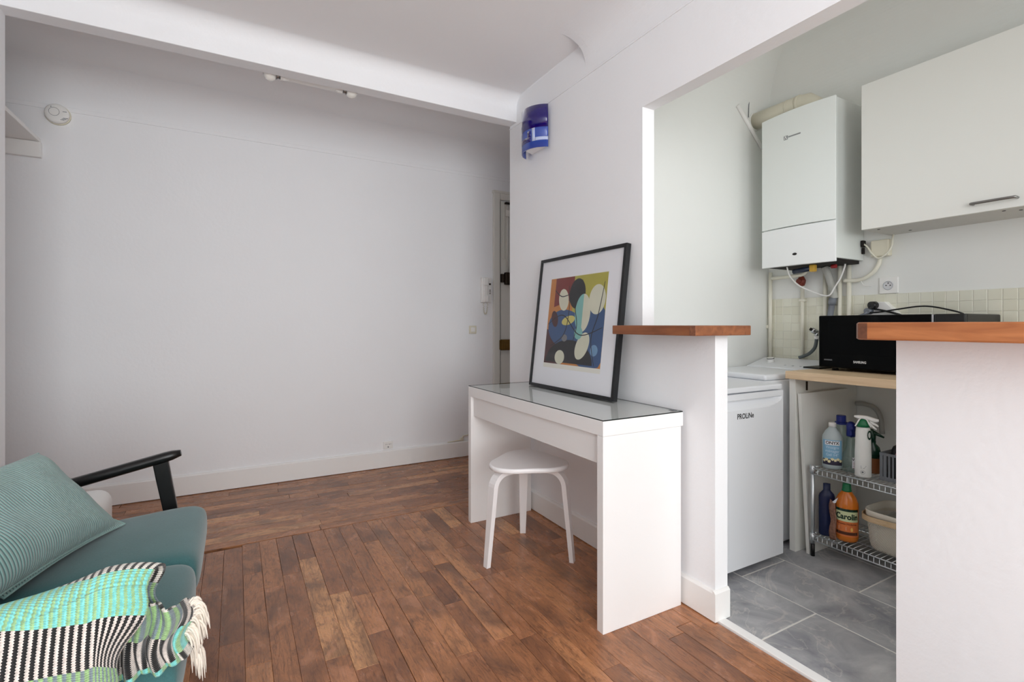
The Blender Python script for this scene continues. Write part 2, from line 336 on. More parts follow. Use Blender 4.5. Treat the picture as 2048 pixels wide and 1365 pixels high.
def lathe(bm, prof, c=(0, 0, 0), seg=24, depth=1, phi=0, mi=0, smooth=True):
    """prof: (radius, z). depth <1 flattens along the facing direction phi."""
    rings = []
    for r, z in prof:
        if r <= 1e-6: rings.append([bm.verts.new((c[0], c[1], c[2]+z))]); continue
        ring = []
        for k in range(seg):
            a = 2*PI*k/seg; lx, ly = r*depth*cos(a), r*sin(a)
            ring.append(bm.verts.new((c[0]+lx*cos(phi)-ly*sin(phi), c[1]+lx*sin(phi)+ly*cos(phi), c[2]+z)))
        rings.append(ring)
    for A, B in zip(rings, rings[1:]):
        for k in range(seg):
            k2 = (k+1) % seg
            if len(A) == 1 and len(B) == 1: continue
            if len(A) == 1: q = (A[0], B[k2], B[k])
            elif len(B) == 1: q = (A[k], A[k2], B[0])
            else: q = (A[k], A[k2], B[k2], B[k])
            f = bm.faces.new(q); f.smooth = smooth; f.material_index = mi
    if len(rings[0]) > 1: bm.faces.new(rings[0][::-1])
    if len(rings[-1]) > 1: bm.faces.new(rings[-1])
    bmesh.ops.recalc_face_normals(bm, faces=bm.faces[:]); return bm
def disc(bm, c, nrm, r, h, seg=24, r2=None):
    """cylinder/cone along nrm from c"""
    n = Vector(nrm).normalized(); c = Vector(c)
    tube(bm, [c, c+n*h], [r, r if r2 is None else r2], seg); return bm
def grid(bm, fn, nu, nv, uvfn=None, flip=False):
    V = [[bm.verts.new(fn(i/nu, j/nv)) for j in range(nv+1)] for i in range(nu+1)]
    L = bm.loops.layers.uv.get('UVMap') or bm.loops.layers.uv.new('UVMap') if uvfn else None
    for i in range(nu):
        for j in range(nv):
            ij = [(i, j), (i+1, j), (i+1, j+1), (i, j+1)]
            if flip: ij = ij[::-1]
            f = bm.faces.new([V[a][b] for a, b in ij]); f.smooth = True
            if uvfn:
                for lp, (a, b) in zip(f.loops, ij): lp[L].uv = uvfn(a/nu, b/nv)
    return V
NB = bmesh.new
def obj(name, bm, m, parent=None, local=False, label=None, kind=None, smooth=None, bevel=0):
    if parent is not None and not local:
        o0 = ORG.get(parent.name, Vector((0, 0, 0)))
        bmesh.ops.translate(bm, vec=-o0, verts=bm.verts[:])
    me = bpy.data.meshes.new(name); bm.to_mesh(me); bm.free()
    for x in (m if isinstance(m, (list, tuple)) else [m]): me.materials.append(x)
    o = bpy.data.objects.new(name, me); C.objects.link(o)
    if smooth:
        for p in me.polygons: p.use_smooth = True
    if parent is not None:
        o.parent = parent; ORG[o.name] = ORG.get(parent.name, Vector((0, 0, 0)))
    if label: o['label'] = label
    if kind: o['kind'] = kind
    if bevel:
        b = o.modifiers.new('bevel', 'BEVEL'); b.width = bevel; b.segments = 2; b.limit_method = 'ANGLE'
    return o
def islands(name, bm, m, parent, label=None, local=False):
    """every separate piece of bm becomes a part of its own"""
    left = set(bm.verts); out = []
    while left:
        st_ = [left.pop()]; comp = set(st_)
        while st_:
            v = st_.pop()
            for e_ in v.link_edges:
                o_ = e_.other_vert(v)
                if o_ not in comp: comp.add(o_); st_.append(o_)
        left -= comp; nb_ = NB(); mp_ = {v: nb_.verts.new(v.co) for v in comp}
        for f in {f for v in comp for f in v.link_faces}:
            g = nb_.faces.new([mp_[v] for v in f.verts]); g.smooth = f.smooth; g.material_index = f.material_index
        out.append(obj(name, nb_, m, parent, local, label=label))
    bm.free(); return out
def thing(name, label, cat, loc=(0, 0, 0), group=None, rot=None):
    o = bpy.data.objects.new(name, None); o.empty_display_size = .05; C.objects.link(o); o.location = loc
    if rot: o.rotation_euler = rot
    o['label'] = label; o['category'] = cat
    if group: o['group'] = group
    ORG[o.name] = Vector(loc); return o
def tag(o, label, cat, group=None):
    o['label'] = label; o['category'] = cat
    if group: o['group'] = group
    return o
def struct(name, bm, m, parent=None, **k):
    o = obj(name, bm, m, parent, **k); o['kind'] = 'structure'; return o
def text(name, s, size, m, fn, parent, local=False, bold=0, label=None, extr=.0004, sx=1, align='CENTER', shear=0):
    """lettering as mesh; fn maps (x, y, depth) on the flat text to the world"""
    cu = bpy.data.curves.new('lettering', 'FONT'); cu.body = s; cu.size = size; cu.align_x = align; cu.align_y = 'CENTER'; cu.extrude = extr/2; cu.offset = bold; cu.resolution_u = 3; cu.shear = shear
    t = bpy.data.objects.new('lettering', cu); C.objects.link(t)
    bpy.context.view_layer.update()
    me = bpy.data.meshes.new_from_object(t.evaluated_get(bpy.context.evaluated_depsgraph_get()))
    bpy.data.objects.remove(t); bpy.data.curves.remove(cu)
    bm = NB(); bm.from_mesh(me); bpy.data.meshes.remove(me)
    for v in bm.verts: v.co = Vector(fn(v.co.x*sx, v.co.y, v.co.z+extr/2))
    return obj(name, bm, m, parent, local, label=label)

# ------------------------------------------------------------------ constants of the place
XR, XR2 = 1.596, 1.667          # lamp wall, front and kitchen face
YB = 3.93                       # far wall
YBEAM = 2.81                    # room face of the beam
YW = 2.90                       # wall ends and alcove face of the beam
ZC = 2.72                       # kitchen ceiling
ZM, ZA = 2.612, 2.69            # living room and alcove ceilings
XL = -.862                      # wall behind the sofa
XK, YK = 3.0, 1.99              # kitchen back wall, kitchen end wall
YJ, YH, YR = 1.664, 1.277, .683 # opening jamb, end of the stub wall, end of the other low wall

# ------------------------------------------------------------------ setting
b = NB()
bx(b, XR, YJ, 0, XR2, YW, ZC)                      # full-height part with the lamp
bx(b, XR, YH, 0, XR2, YJ, 1.091)                      # low stub wall
bx(b, XR, -.6, 0, XR2, YR, 1.092)                     # low wall under the other counter
bx(b, XR, -.6, 2.112, XR2, YJ, ZC)                    # header over the opening
bx(b, XR, -2.2, 0, XR2, -.6, ZC)
struct('wall_right', b, WALL)
struct('wall_hall', bx(NB(), XR2, YW-.09, 0, 3.1, YW, ZC), WALL)
struct('wall_back', bx(NB(), -2.0, YB, 0, 3.1, YB+.1, ZC), WALL)
struct('wall_left', bx(NB(), XL-.1, -2.2, 0, XL, YW, ZC), WALL)
b = NB(); bx(b, -2.1, YW-.1, 0, -2.0, YB+.1, ZC); bx(b, -2.0, YW-.1, 0, XL-.1, YW, ZC)
struct('wall_alcove', b, WALL)
struct('wall_hall_end', bx(NB(), 3.0, YW, 0, 3.1, YB, ZC), WALL)
b = NB()                                             # wall behind the photographer with a window opening
bx(b, XL-.1, -2.3, 0, -.75, -2.2, ZC); bx(b, 1.15, -2.3, 0, XR2, -2.2, ZC); bx(b, -.75, -2.3, 2.5, 1.15, -2.2, ZC); bx(b, -.75, -2.3, 0, 1.15, -2.2, .4)
struct('wall_front', b, WALL)
struct('wall_kitchen_back', bx(NB(), XK, -1.3, 0, XK+.1, YK+.1, ZC), KWALL)
struct('wall_kitchen_end', bx(NB(), XR2, YK, 0, XK, YK+.08, ZC), KWALL)
b = NB()
bx(b, XR2, -1.3, 0, 1.9, -1.2, ZC); bx(b, 2.8, -1.3, 0, XK, -1.2, ZC); bx(b, 1.9, -1.3, 2.25, 2.8, -1.2, ZC); bx(b, 1.9, -1.3, 0, 2.8, -1.2, 1.05)
struct('wall_kitchen_front', b, KWALL)
struct('ceiling', bx(NB(), XL-.1, -2.3, ZM, XR+.03, YW-.04, ZC+.1), CEIL)
struct('ceiling', bx(NB(), -2.1, YW-.04, ZA, 3.1, YB+.1, ZC+.1), CEIL)
struct('ceiling', bx(NB(), XR+.03, -2.3, ZC, 3.1, YW-.04, ZC+.1), KWALL)
struct('beam', bx(NB(), XL-.02, YBEAM, 2.452, XR+.01, YW, ZC, .003), WALL)

def cove(name, m, along, p0, p1, dx, r, k=20):
    """concave plaster fillet between a wall (at p, inner normal dx) and the ceiling"""
    dx = Vector(dx); b = NB(); pr = [Vector((0, 0, .01))-dx*.01]
    for i in range(k+1):
        a = i/k*PI/2
        pr.append(dx*(r*(1-cos(a)))+Vector((0, 0, -r*(1-sin(a)))))
    pts = [Vector(p0)+q for q in pr]
    prism(b, pts, Vector(p1)-Vector(p0))
    # fine flat facets: smooth normals would mix with the hidden back faces
    return struct(name, b, m)
e = .001
cove('trim_1', WALL, 'x', (XL, YBEAM, ZM), (XR, YBEAM, ZM), (0, -1, 0), .075)
b = NB(); CV = []                                     # soft plaster curve over the lamp wall, turning into a crisp fold near the beam
ys = [-2.2, 0, 1.0, 1.6, 1.9, 2.03, 2.08, 2.10, 2.12, 2.14, 2.3, 2.6, YBEAM-.001]
for y in ys:
    k = min(1, max(0, (y-2.07)/.06)); k = k*k*(3-2*k)
    P0 = Vector((XR, y, 2.47*(1-k)+2.606*k)); P1 = Vector((XR, y, ZM)); P2 = Vector((XR-.18*(1-k)-.006, y, ZM))
    CV.append([b.verts.new(P0*(1-t)**2+P1*2*t*(1-t)+P2*t*t) for t in [i/22 for i in range(23)]])
for A, B in zip(CV, CV[1:]):
    for i in range(22): b.faces.new((A[i], A[i+1], B[i+1], B[i]))
back_ = [b.verts.new((XR+.02, y, ZM+.02)) for y in ys]
for i in range(len(ys)-1):
    b.faces.new((CV[i][0], CV[i+1][0], back_[i+1], back_[i])); b.faces.new((CV[i][22], back_[i], back_[i+1], CV[i+1][22]))
bmesh.ops.recalc_face_normals(b, faces=b.faces[:])
struct('trim_2', b, WALL)
cove('trim_3', WALL, 'x', (-2, YB, ZA), (3, YB, ZA), (0, -1, 0), .12)
cove('trim_4', KWALL, 'y', (XK, -1.2, ZC), (XK, YK, ZC), (-1, 0, 0), .26)
cove('trim_5', KWALL, 'x', (XR2, YK, ZC), (XK, YK, ZC), (0, -1, 0), .26)
def rail(name, m, p0, p1, d, h, t):
    p0, p1 = Vector(p0), Vector(p1); d = Vector(d); z = Vector((0, 0, 1))
    pts = [p0-d*e, p0+d*t, p0+d*t+z*h*.75, p0+d*t*.5+z*h, p0-d*e+z*h]
    return struct(name, prism(NB(), pts, p1-p0), m)
rail('trim_7', WALL, (-2, YB, 2.42), (3, YB, 2.42), (0, -1, 0), .03, .006)     # picture rail, far wall
rail('trim_8', WALL, (XR, -.6, 2.428), (XR, YW, 2.428), (-1, 0, 0), .012, .004)

# skirting
def skirt(name, pts, h, t, m=TRIM):
    """skirting along a polyline (x, y); board on the left of the walking direction"""
    b = NB()
    for (x0, y0), (x1, y1) in zip(pts, pts[1:]):
        d = Vector((x1-x0, y1-y0, 0)); n = Vector((-d.y, d.x, 0)).normalized()
        p = Vector((x0, y0, .004))
        prism(b, [p, p+n*t, p+n*t+Vector((0, 0, h-.01)), p+n*(t-.006)+Vector((0, 0, h-.002)), p+Vector((0, 0, h))], d)
    return struct(name, b, m)
skirt('baseboard_back', [(3, YB), (-2, YB)][::1], .132, .016)
skirt('baseboard_right', [(XR, YH), (XR, YW)], .115, .014)
skirt('baseboard_stub', [(XR2, YH), (XR-.014, YH)], .115, .012)
skirt('baseboard_left', [(XL, YW), (XL, 1.2)], .13, .014)

# parquet
fl = struct('floor', bx(NB(), -2.1, -2.3, -.12, XR2, YB+.1, -.018), mat('underfloor', (34, 22, 16), .9, noise=.2))
fh = bx(NB(), XR2, YK+.08, -.12, 3.1, YB+.1, -.018)
def add_plank(x0, y0, wid, ln, along_x=False, parent=fl):
    b = NB(); g = .0003+random.random()*.0016*(random.random() < .35); c = .0008; t = .016; z = random.uniform(-.0008, .0004)
    w_, l_ = wid-2*g, ln-2*g
    lo = [(0, 0, -t), (w_, 0, -t), (w_, l_, -t), (0, l_, -t)]
    mid = [(0, 0, -c), (w_, 0, -c), (w_, l_, -c), (0, l_, -c)]
    top = [(c, c, 0), (w_-c, c, 0), (w_-c, l_-c, 0), (c, l_-c, 0)]
    V = [[b.verts.new(p) for p in q] for q in (lo, mid, top)]
    for A, B in zip(V, V[1:]):
        for k in range(4): b.faces.new((A[k], A[(k+1) % 4], B[(k+1) % 4], B[k]))
    b.faces.new(V[2])
    o = obj('floor_plank', b, PLANK, parent, local=True)
    if along_x: o.location = (x0+g, y0+wid-g, z); o.rotation_euler = (0, 0, -PI/2)
    else: o.location = (x0+g, y0+g, z)
    return o
BW = .0785
nb = int((XR+.28)/BW)+1
for i in range(nb):                                   # field: boards running towards the far wall
    x = XR-(i+1)*BW; ymin = max((1.45-x*.486)/.874-.25, .2); y = 2.9 if x > .02 else 2.878
    first = True
    while y > ymin:
        L = random.uniform(.28, .95)
        if first: L *= random.uniform(.5, 1); first = False
        if y-L < ymin: L = y-ymin+.05
        if y-L-ymin < .15: L = y-ymin+.05
        add_plank(x, y-L, BW, L); y -= L
j = 0
y = 2.906
while y < YB-.02:                                     # strip by the far wall: boards running across
    wd = min(.0785, YB-y); x = -1.25-random.random()*.4
    while x < 2.3:
        L = random.uniform(.45, 1.15); add_plank(x, y, wd, L, True); x += L
    y += wd
b = NB(); bx(b, -2.1, -2.3, -.016, XR-nb*BW, 2.9, -.0015); bx(b, XR-nb*BW, -2.3, -.016, XR, .1, -.0015); bx(b, -2.1, 2.9, -.016, -1.7, YB, -.0015)
obj('floor_boards', b, PLANK, fl, kind='stuff')       # out of the picture
struct('floor.001', bx(NB(), XR2, YK+.08, -.12, 3.1, YB+.1, -.002), PLANK)
struct('trim_10', bx(NB(), XR+.004, .0, -.018, XR+.043, YH-.001, .007, .002), TRIM)   # white threshold strip

# kitchen floor
kf = struct('floor_kitchen', bx(NB(), XR2-.03, -1.3, -.12, XK, YK, -.0009), FGROUT)
XS = [1.643, 1.985, 2.30, 2.615, 2.93]
for r in range(4):
    x0, x1 = XS[r], XS[r+1]
    joints = [1.12, .495, 1.745, -.13, 2.37] if r % 2 == 0 else [1.445, .82, .195, 2.07]
    joints = sorted(joints)
    for y0, y1 in zip(joints, joints[1:]):
        y1 = min(y1, YK)
        if y1-y0 < .05: continue
        g = .0029; b = bx(NB(), x0+g, y0+g, -.012, x1-g, y1-g, random.uniform(0, .0006), .0012, 1)
        c = Vector(((x0+x1)/2, (y0+y1)/2, 0))
        obj('floor_tile', b, FTILE, kf)

# splashback tiles
tiles = struct('trim_11', bx(NB(), XK-.0078, .45, .9, XK+e, YK, 1.294), GROUT)
tm = bpy.data.meshes.new('wall_tile'); b = NB(); bx(b, -.003, -.0244, -.0244, .003, .0244, .0244, .0016, 1); b.to_mesh(tm); b.free(); tm.materials.append(WTILE)
for i in range(28):
    for k in range(8):
        y = YK-.026-.0508*i; z = 1.294-.0254-.0508*k
        if z < 1.14 and y < 1.44: continue
        if y < .75: continue
        o = bpy.data.objects.new('wall_tile', tm); o.location = (XK-.006, y, z); o.parent = tiles; C.objects.link(o)

# entrance door on the far wall
dr = struct('door_1', bx(NB(), 2.062, YB-.012, .01, 2.88, YB+.001, 2.235), DOORP)
b = NB(); bx(b, 1.987, YB-.03, 0, 2.05, YB+e, 2.307, .006); bx(b, 2.05, YB-.028, 2.245, 2.95, YB+e, 2.307, .006); bx(b, 2.89, YB-.03, 0, 2.95, YB+e, 2.307, .006); bx(b, 1.98, YB-.034, 2.30, 2.96, YB+e, 2.322, .004)
obj('door_frame', b, DOORP, dr)
obj('door_gap', bx(NB(), 2.052, YB-.013, .01, 2.06, YB+.001, 2.24), DARK, dr)
obj('door_moulding', bx(bx(NB(), 2.085, YB-.02, 1.72, 2.10, YB-.01, 2.2, .003), 2.12, YB-.02, 1.72, 2.135, YB-.01, 2.2, .003), DOORP, dr)
b = NB(); tube(b, [(2.122, YB-.028, 1.60), (2.122, YB-.028, 2.20)], .008, 8); obj('bolt_rod', b, DOORP, dr)
obj('lock_case', bx(bx(NB(), 2.095, YB-.05, 1.49, 2.22, YB-.012, 1.60, .006), 2.06, YB-.035, 1.51, 2.09, YB-.012, 1.585, .004), DARKMETAL, dr)
obj('brass_lock', bx(bx(NB(), 2.058, YB-.045, .905, 2.2, YB-.012, 1.0, .004), 2.04, YB-.04, .91, 2.058, YB-.02, .995, .002), BRASS, dr)
obj('hook', bx(NB(), 2.10, YB-.04, 2.212, 2.2, YB-.012, 2.228, .003), DARK, dr)
obj('bolt_cap', bx(NB(), 2.105, YB-.045, 2.10, 2.145, YB-.012, 2.16, .006), DOORP, dr)

# high shelf in the alcove
sh = thing('alcove_shelf', 'white painted high shelf board on a cleat in the alcove by the ceiling', 'shelf', (-1.4, 3.6, 2.2))
obj('shelf_board', bx(NB(), -2.0, 3.3, 2.21, -1.012, YB, 2.232, .003), TRIM, sh)
obj('cleat', bx(NB(), -2.0, YB-.032, 2.118, -1.006, YB, 2.209, .003), TRIM, sh)

# ------------------------------------------------------------------ things on the far wall
sd = thing('smoke_detector', 'round white smoke detector high on the far wall', 'smoke detector', (-.934, YB, 2.39))
b = NB(); disc(b, (-.934, YB, 2.39), (0, -1, 0), .06, .016, 40); obj('base', b, CREAMP, sd)
b = NB(); tube(b, [(-.934, YB-.016, 2.39), (-.934, YB-.034, 2.39), (-.934, YB-.042, 2.39), (-.934, YB-.043, 2.39)], [.057, .057, .05, .03], 40); obj('cover', b, WPLAST, sd)
b = NB(); tube(b, [Vector((-.944+.024*cos(a), YB-.0435, 2.397+.024*sin(a))) for a in [2*PI*k/28 for k in range(29)]], .0009, 6, False); obj('test_ring', b, MIDGREY, sd)
b = NB()
for k in (0, 1, 2): bx(b, -.915+.006*k, YB-.0445, 2.352+.006*k, -.897+.008*k, YB-.042, 2.3545+.006*k)
disc(b, (-.958, YB-.041, 2.424), (0, -1, 0), .003, .0015, 10); bx(b, -.905, YB-.0445, 2.402, -.886, YB-.0415, 2.4045)
islands('vent_slot', b, MIDGREY, sd)

sw = thing('light_switch', 'cream square light switch below the entry phone', 'switch', (1.79, YB, 1.088))
obj('plate', bx(NB(), 1.757, YB-.01, 1.054, 1.827, YB, 1.124, .004), CREAMP, sw)
obj('rocker', bx(NB(), 1.772, YB-.016, 1.069, 1.812, YB-.009, 1.109, .003), WPLAST, sw)

ic = thing('entry_phone', 'white wall entry phone with a coiled cord loop beside the door', 'intercom', (1.91, YB, 1.4))
obj('base', bx(NB(), 1.865, YB-.035, 1.325, 1.962, YB, 1.545, .008), WPLAST, ic)
b = NB(); bx(b, 1.872, YB-.062, 1.47, 1.925, YB-.034, 1.545, .012, 3); bx(b, 1.876, YB-.052, 1.38, 1.921, YB-.034, 1.48, .01, 3); bx(b, 1.872, YB-.062, 1.325, 1.925, YB-.034, 1.39, .012, 3); obj('handset', b, WPLAST, ic)
b = NB()
for z in (1.405, 1.42, 1.435): disc(b, (1.944, YB-.034, z), (0, -1, 0), .0045, .005, 10)
bx(b, 1.935, YB-.038, 1.48, 1.952, YB-.034, 1.495, .001); islands('button', b, DARK, ic)
b = NB(); pts = []
for k in range(181):
    t = k/180; a = -PI+PI*t; pts.append((1.908+.018*cos(a)+.0045*cos(t*90), YB-.02+.0045*sin(t*90), 1.325-.10*sin(PI*t)**.7))
tube(b, pts, .0022, 5); obj('cord', b, CREAMP, ic)

so = thing('wall_socket', 'small white double socket just above the far skirting', 'socket', (1.05, YB, .18))
obj('plate', bx(NB(), 1.017, YB-.012, .145, 1.092, YB, .205, .003), WPLAST, so)
b = NB()
for x in (1.035, 1.045, 1.06, 1.066, 1.076): disc(b, (x, YB-.0115, .183), (0, -1, 0), .0025, .001, 8)
bx(b, 1.05, YB-.013, .156, 1.058, YB-.0115, .166); islands('socket_hole', b, MIDGREY, so)
cj = thing('telephone_cable', 'cream telephone cable and clip above the far skirting beside the desk', 'cable', (1.7, YB, .15))
b = NB(); tube(b, [(1.56, YB-.006, .137), (1.64, YB-.007, .143), (1.69, YB-.01, .148), (1.70, YB-.012, .178), (1.80, YB-.012, .186)], .005, 7, smooth=4); obj('cable', b, CREAMP, cj)
obj('clip', bx(NB(), 1.672, YB-.018, .138, 1.705, YB, .165, .003), CREAMP, cj)

# twin bulb batten on the alcove side of the beam
def bulb(x, s, lab):
    t = thing('globe_bulb', lab, 'light bulb', (x, YW+.05, 2.474), 'bulbs behind the beam')
    c = Vector((x, YW+.05, 2.474)); b = NB()
    bmesh.ops.create_uvsphere(b, u_segments=20, v_segments=14, radius=.034, matrix=Matrix.Translation(c))
    obj('globe', b, mat('opal_glass', (236, 234, 228), .12, coat=.5, noise=.01), t, smooth=True)
    b = NB(); tube(b, [c+Vector((s*.028, 0, 0)), c+Vector((s*.04, 0, 0)), c+Vector((s*.05, 0, 0))], [.021, .016, .0155], 16); obj('collar', b, STEEL, t)
    b = NB(); tube(b, [c+Vector((s*.05, 0, 0)), c+Vector((s*.09, 0, 0))], [.02, .018], 16); obj('lamp_holder', b, WPLAST, t)
bulb(.158, 1, 'opal globe bulb hung behind the beam, nearer the sofa')
bulb(.580, -1, 'opal globe bulb hung behind the beam, nearer the blue lamp')
tag(obj('lamp_batten', bx(NB(), .226, YW, 2.462, .512, YW+.066, 2.486, .004), WPLAST), 'white batten joining the two bulbs behind the beam', 'light fitting')

# ------------------------------------------------------------------ blue glass wall lamp
lp = thing('wall_lamp', 'curved blue glass wall lamp with geometric panels above the desk', 'lamp', (XR, 2.53, 2.29))
ya, yb, zb, zt = 2.415, 2.655, 2.165, 2.412
def arc(u, v, off=0):
    a = -1.12+2.24*u; R = .137+off; cx = XR+.137*cos(1.12)-.012-.004
    y = 2.535-R*sin(a)*(-1); return Vector((cx-R*cos(a)-.0, y, zb+(zt-zb)*v))
def patch(name, m, u0, u1, v0, v1, off=.0006, th=.0008, label=None):
    b = NB(); n = max(2, int(abs(u1-u0)*28))
    V = grid(b, lambda s, t: arc(u0+(u1-u0)*s, v0+(v1-v0)*t, off+th), n, 2)
    W = grid(b, lambda s, t: arc(u0+(u1-u0)*s, v0+(v1-v0)*t, off), n, 2, flip=True)
    for i in range(n):
        b.faces.new((V[i][0], W[i][0], W[i+1][0], V[i+1][0])); b.faces.new((V[i+1][2], W[i+1][2], W[i][2], V[i][2]))
    for j in range(2):
        b.faces.new((V[0][j+1], W[0][j+1], W[0][j], V[0][j])); b.faces.new((V[n][j], W[n][j], W[n][j+1], V[n][j+1]))
    bmesh.ops.recalc_face_normals(b, faces=b.faces[:])
    return obj(name, b, m, lp, label=label)
patch('glass_shade', BLUEGLASS, 0, 1, 0, 1, 0, .005)
patch('navy_panel', NAVYGLASS, 0, .64, .47, 1, .0056)
patch('navy_panel', NAVYGLASS, .34, .70, .16, .28, .0056); patch('navy_panel', NAVYGLASS, .34, .42, .28, .42, .0056)
patch('navy_panel', NAVYGLASS, .86, 1, 0, .5, .0056)
patch('pale_panel', PALEGLASS, .25, .31, .16, .47, .0056); patch('pale_panel', PALEGLASS, 0, .25, .16, .24, .0056)
patch('pale_panel', PALEGLASS, .71, .75, .14, .46, .0056); patch('pale_panel', PALEGLASS, .71, .75, .54, .68, .0056); patch('pale_panel', PALEGLASS, .75, .9, .64, .68, .0056)
b = NB(); prism(b, [(XR-.004, 2.46, zb+.014), (XR-.075, 2.50, zb+.014), (XR-.075, 2.57, zb+.014), (XR-.004, 2.61, zb+.014)], (0, 0, .012)); obj('bracket', b, WLACQ, lp)
obj('back_plate', bx(NB(), XR-.012, 2.48, zb+.02, XR+e, 2.59, zt-.05, .003), WLACQ, lp)

# ------------------------------------------------------------------ desk
DX, DY = 1.168, 1.418
DXB = 1.581
dk = thing('dressing_table', 'white dressing table with panel legs, shallow drawer and glass top', 'desk', ((DX+DXB)/2, DY+.6, 0))
T = .035
obj('side_panel', bx(NB(), DX, DY, .0, DXB-.012, DY+T, .722, .0015), WLAM, dk)
obj('side_panel', bx(NB(), DX, DY+1.2-T, .0, DXB-.012, DY+1.2, .722, .0015), WLAM, dk)
obj('top_panel', bx(NB(), DX, DY, .7225, DXB, DY+1.2, .778, .0015), WLAM, dk)
b = NB(); bx(b, DX+.016, DY+T+.004, .612, DX+.034, DY+1.2-T-.004, .7205, .001); obj('drawer', b, WLAM, dk)
obj('drawer_box', bx(NB(), DX+.034, DY+T+.02, .63, DXB-.05, DY+1.2-T-.02, .715), WLAM, dk)
b = NB(); bx(b, DX+.001, DY+.001, .7785, DXB-.001, DY+1.199, .7825)
for f in b.faces: f.material_index = 0 if abs(f.normal.z) > .5 else 1
obj('glass_top', b, [GLASSTOP, EDGEGLASS], dk)
b = NB(); bx(b, DXB-.035, DY+.02, .7826, DXB-.012, DY+.045, .784, .0004); obj('maker_sticker', b, MIDGREY, dk)

# ------------------------------------------------------------------ stool
ST = [(1.014, 2.078), (1.366, 2.338), (1.406, 1.922)]
cx, cy = sum(p[0] for p in ST)/3, sum(p[1] for p in ST)/3
st = thing('stool', 'white three-legged stool with rounded triangular seat tucked under the desk', 'stool', (cx, cy, 0))
def seat_r(a):
    # rounded triangle whose corners point at the legs
    dirs = [math.atan2(p[1]-cy, p[0]-cx) for p in ST]
    d = min(abs((a-q+PI) % (2*PI)-PI) for q in dirs)
    return .158+.052*math.cos(d*1.5)**2
SR = [seat_r(2*PI*k/72) for k in range(72)]
for _ in range(3): SR = [(SR[k-1]+SR[k]*2+SR[(k+1) % 72])/4 for k in range(72)]
b = NB(); rings = []
for sc, z in ((.0, .4385), (.95, .4385), (.985, .441), (1, .446), (1, .455), (.985, .4605), (.96, .4625), (.0, .4635)):
    if sc == 0: rings.append([b.verts.new((cx, cy, z))])
    else: rings.append([b.verts.new((cx+SR[k]*sc*cos(2*PI*k/72), cy+SR[k]*sc*sin(2*PI*k/72), z)) for k in range(72)])
for A, B in zip(rings, rings[1:]):
    for k in range(72):
        q = (A[0], B[(k+1) % 72], B[k]) if len(A) == 1 else ((A[k], A[(k+1) % 72], B[0]) if len(B) == 1 else (A[k], A[(k+1) % 72], B[(k+1) % 72], B[k]))
        f = b.faces.new(q); f.smooth = len(A) > 1 and len(B) > 1
bmesh.ops.recalc_face_normals(b, faces=b.faces[:]); obj('seat', b, WLACQ, st)
for (x, y) in ST:
    d = Vector((x-cx, y-cy, 0)); R = d.length; d.normalize(); s = Vector((-d.y, d.x, 0)); b = NB()
    path = [(.055, .426), (R-.115, .426)]
    for k in range(9):
        a = k/8*math.radians(80); path.append((R-.115+.072*sin(a), .426-.072*(1-cos(a))))
    path.append((R-.008, .012)); 
    V = []
    for i, (r, z) in enumerate(path):
        p0 = path[max(i-1, 0)]; p1 = path[min(i+1, len(path)-1)]; t = Vector((p1[0]-p0[0], p1[1]-p0[1])).normalized(); nn = Vector((-t.y, t.x))
        h = .0115; wd = .024 if i < len(path)-1 else .015
        if i == len(path)-1: h = .0105
        ring = []
        for sg, hh in ((-1, -h), (1, -h), (1, h), (-1, h)):
            q = Vector((cx, cy, 0))+d*(r+nn.x*hh)+s*(sg*wd); ring.append(b.verts.new((q.x, q.y, max(0.0, z+nn.y*hh) if i < len(path)-1 else 0.0)))
        V.append(ring)
    for A, B in zip(V, V[1:]):
        for k in range(4): b.faces.new((A[k], A[(k+1) % 4], B[(k+1) % 4], B[k]))
    b.faces.new(V[0][::-1]); b.faces.new(V[-1]); bmesh.ops.recalc_face_normals(b, faces=b.faces[:])
    obj('leg', b, WLACQ, st, bevel=.002)

# ------------------------------------------------------------------ framed print leaning on the wall
th = math.radians(6.7); FW, FH, FD = .731, .727, .026
pf = bpy.data.objects.new('framed_print', None); C.objects.link(pf)
# local axes: x to the right as seen from the room, y up the picture, z out of the picture
Rv, Uv = Vector((0, -1, 0)), Vector((sin(th), 0, cos(th))); Nv = Rv.cross(Uv)
Mx = Matrix((Rv, Uv, Nv)).transposed().to_4x4(); Mx.translation = Vector((1.478+FD*0, 2.459, .786))
pf.matrix_world = Mx
tag(pf, 'black framed abstract colour print with white mat leaning on the wall', 'picture')
fwid = .0165
fr_pts = lambda i: [(i, i), (FW-i, i), (FW-i, FH-i), (i, FH-i)]
for k, nm in enumerate(('frame_bar',)*4):
    o4, i4 = fr_pts(0), fr_pts(fwid); a, c = k, (k+1) % 4
    b = NB(); prism(b, [(o4[a][0], o4[a][1], 0), (o4[c][0], o4[c][1], 0), (i4[c][0], i4[c][1], 0), (i4[a][0], i4[a][1], 0)], (0, 0, -FD))
    obj(nm, b, BLACKF, pf, local=True)
obj('backing_board', bx(NB(), .01, .01, -FD+.002, FW-.01, FH-.01, -.012), DARK, pf, local=True)
obj('mat_board', bx(NB(), fwid-.002, fwid-.002, -.0115, FW-fwid+.002, FH-fwid+.002, -.0085), PAPER, pf, local=True)
px0, px1, py0, py1 = .122, .612, .138, .606
pr = obj('print_sheet', bx(NB(), px0-.002, py0-.024, -.0085, px1+.002, py1+.003, -.0082), PRINTP, pf, local=True)
ART = {}
def ink(n, c):
    if n not in ART: ART[n] = mat('ink_'+n, c, .7, noise=.12, nscale=14)
    return ART[n]
layer = [0]
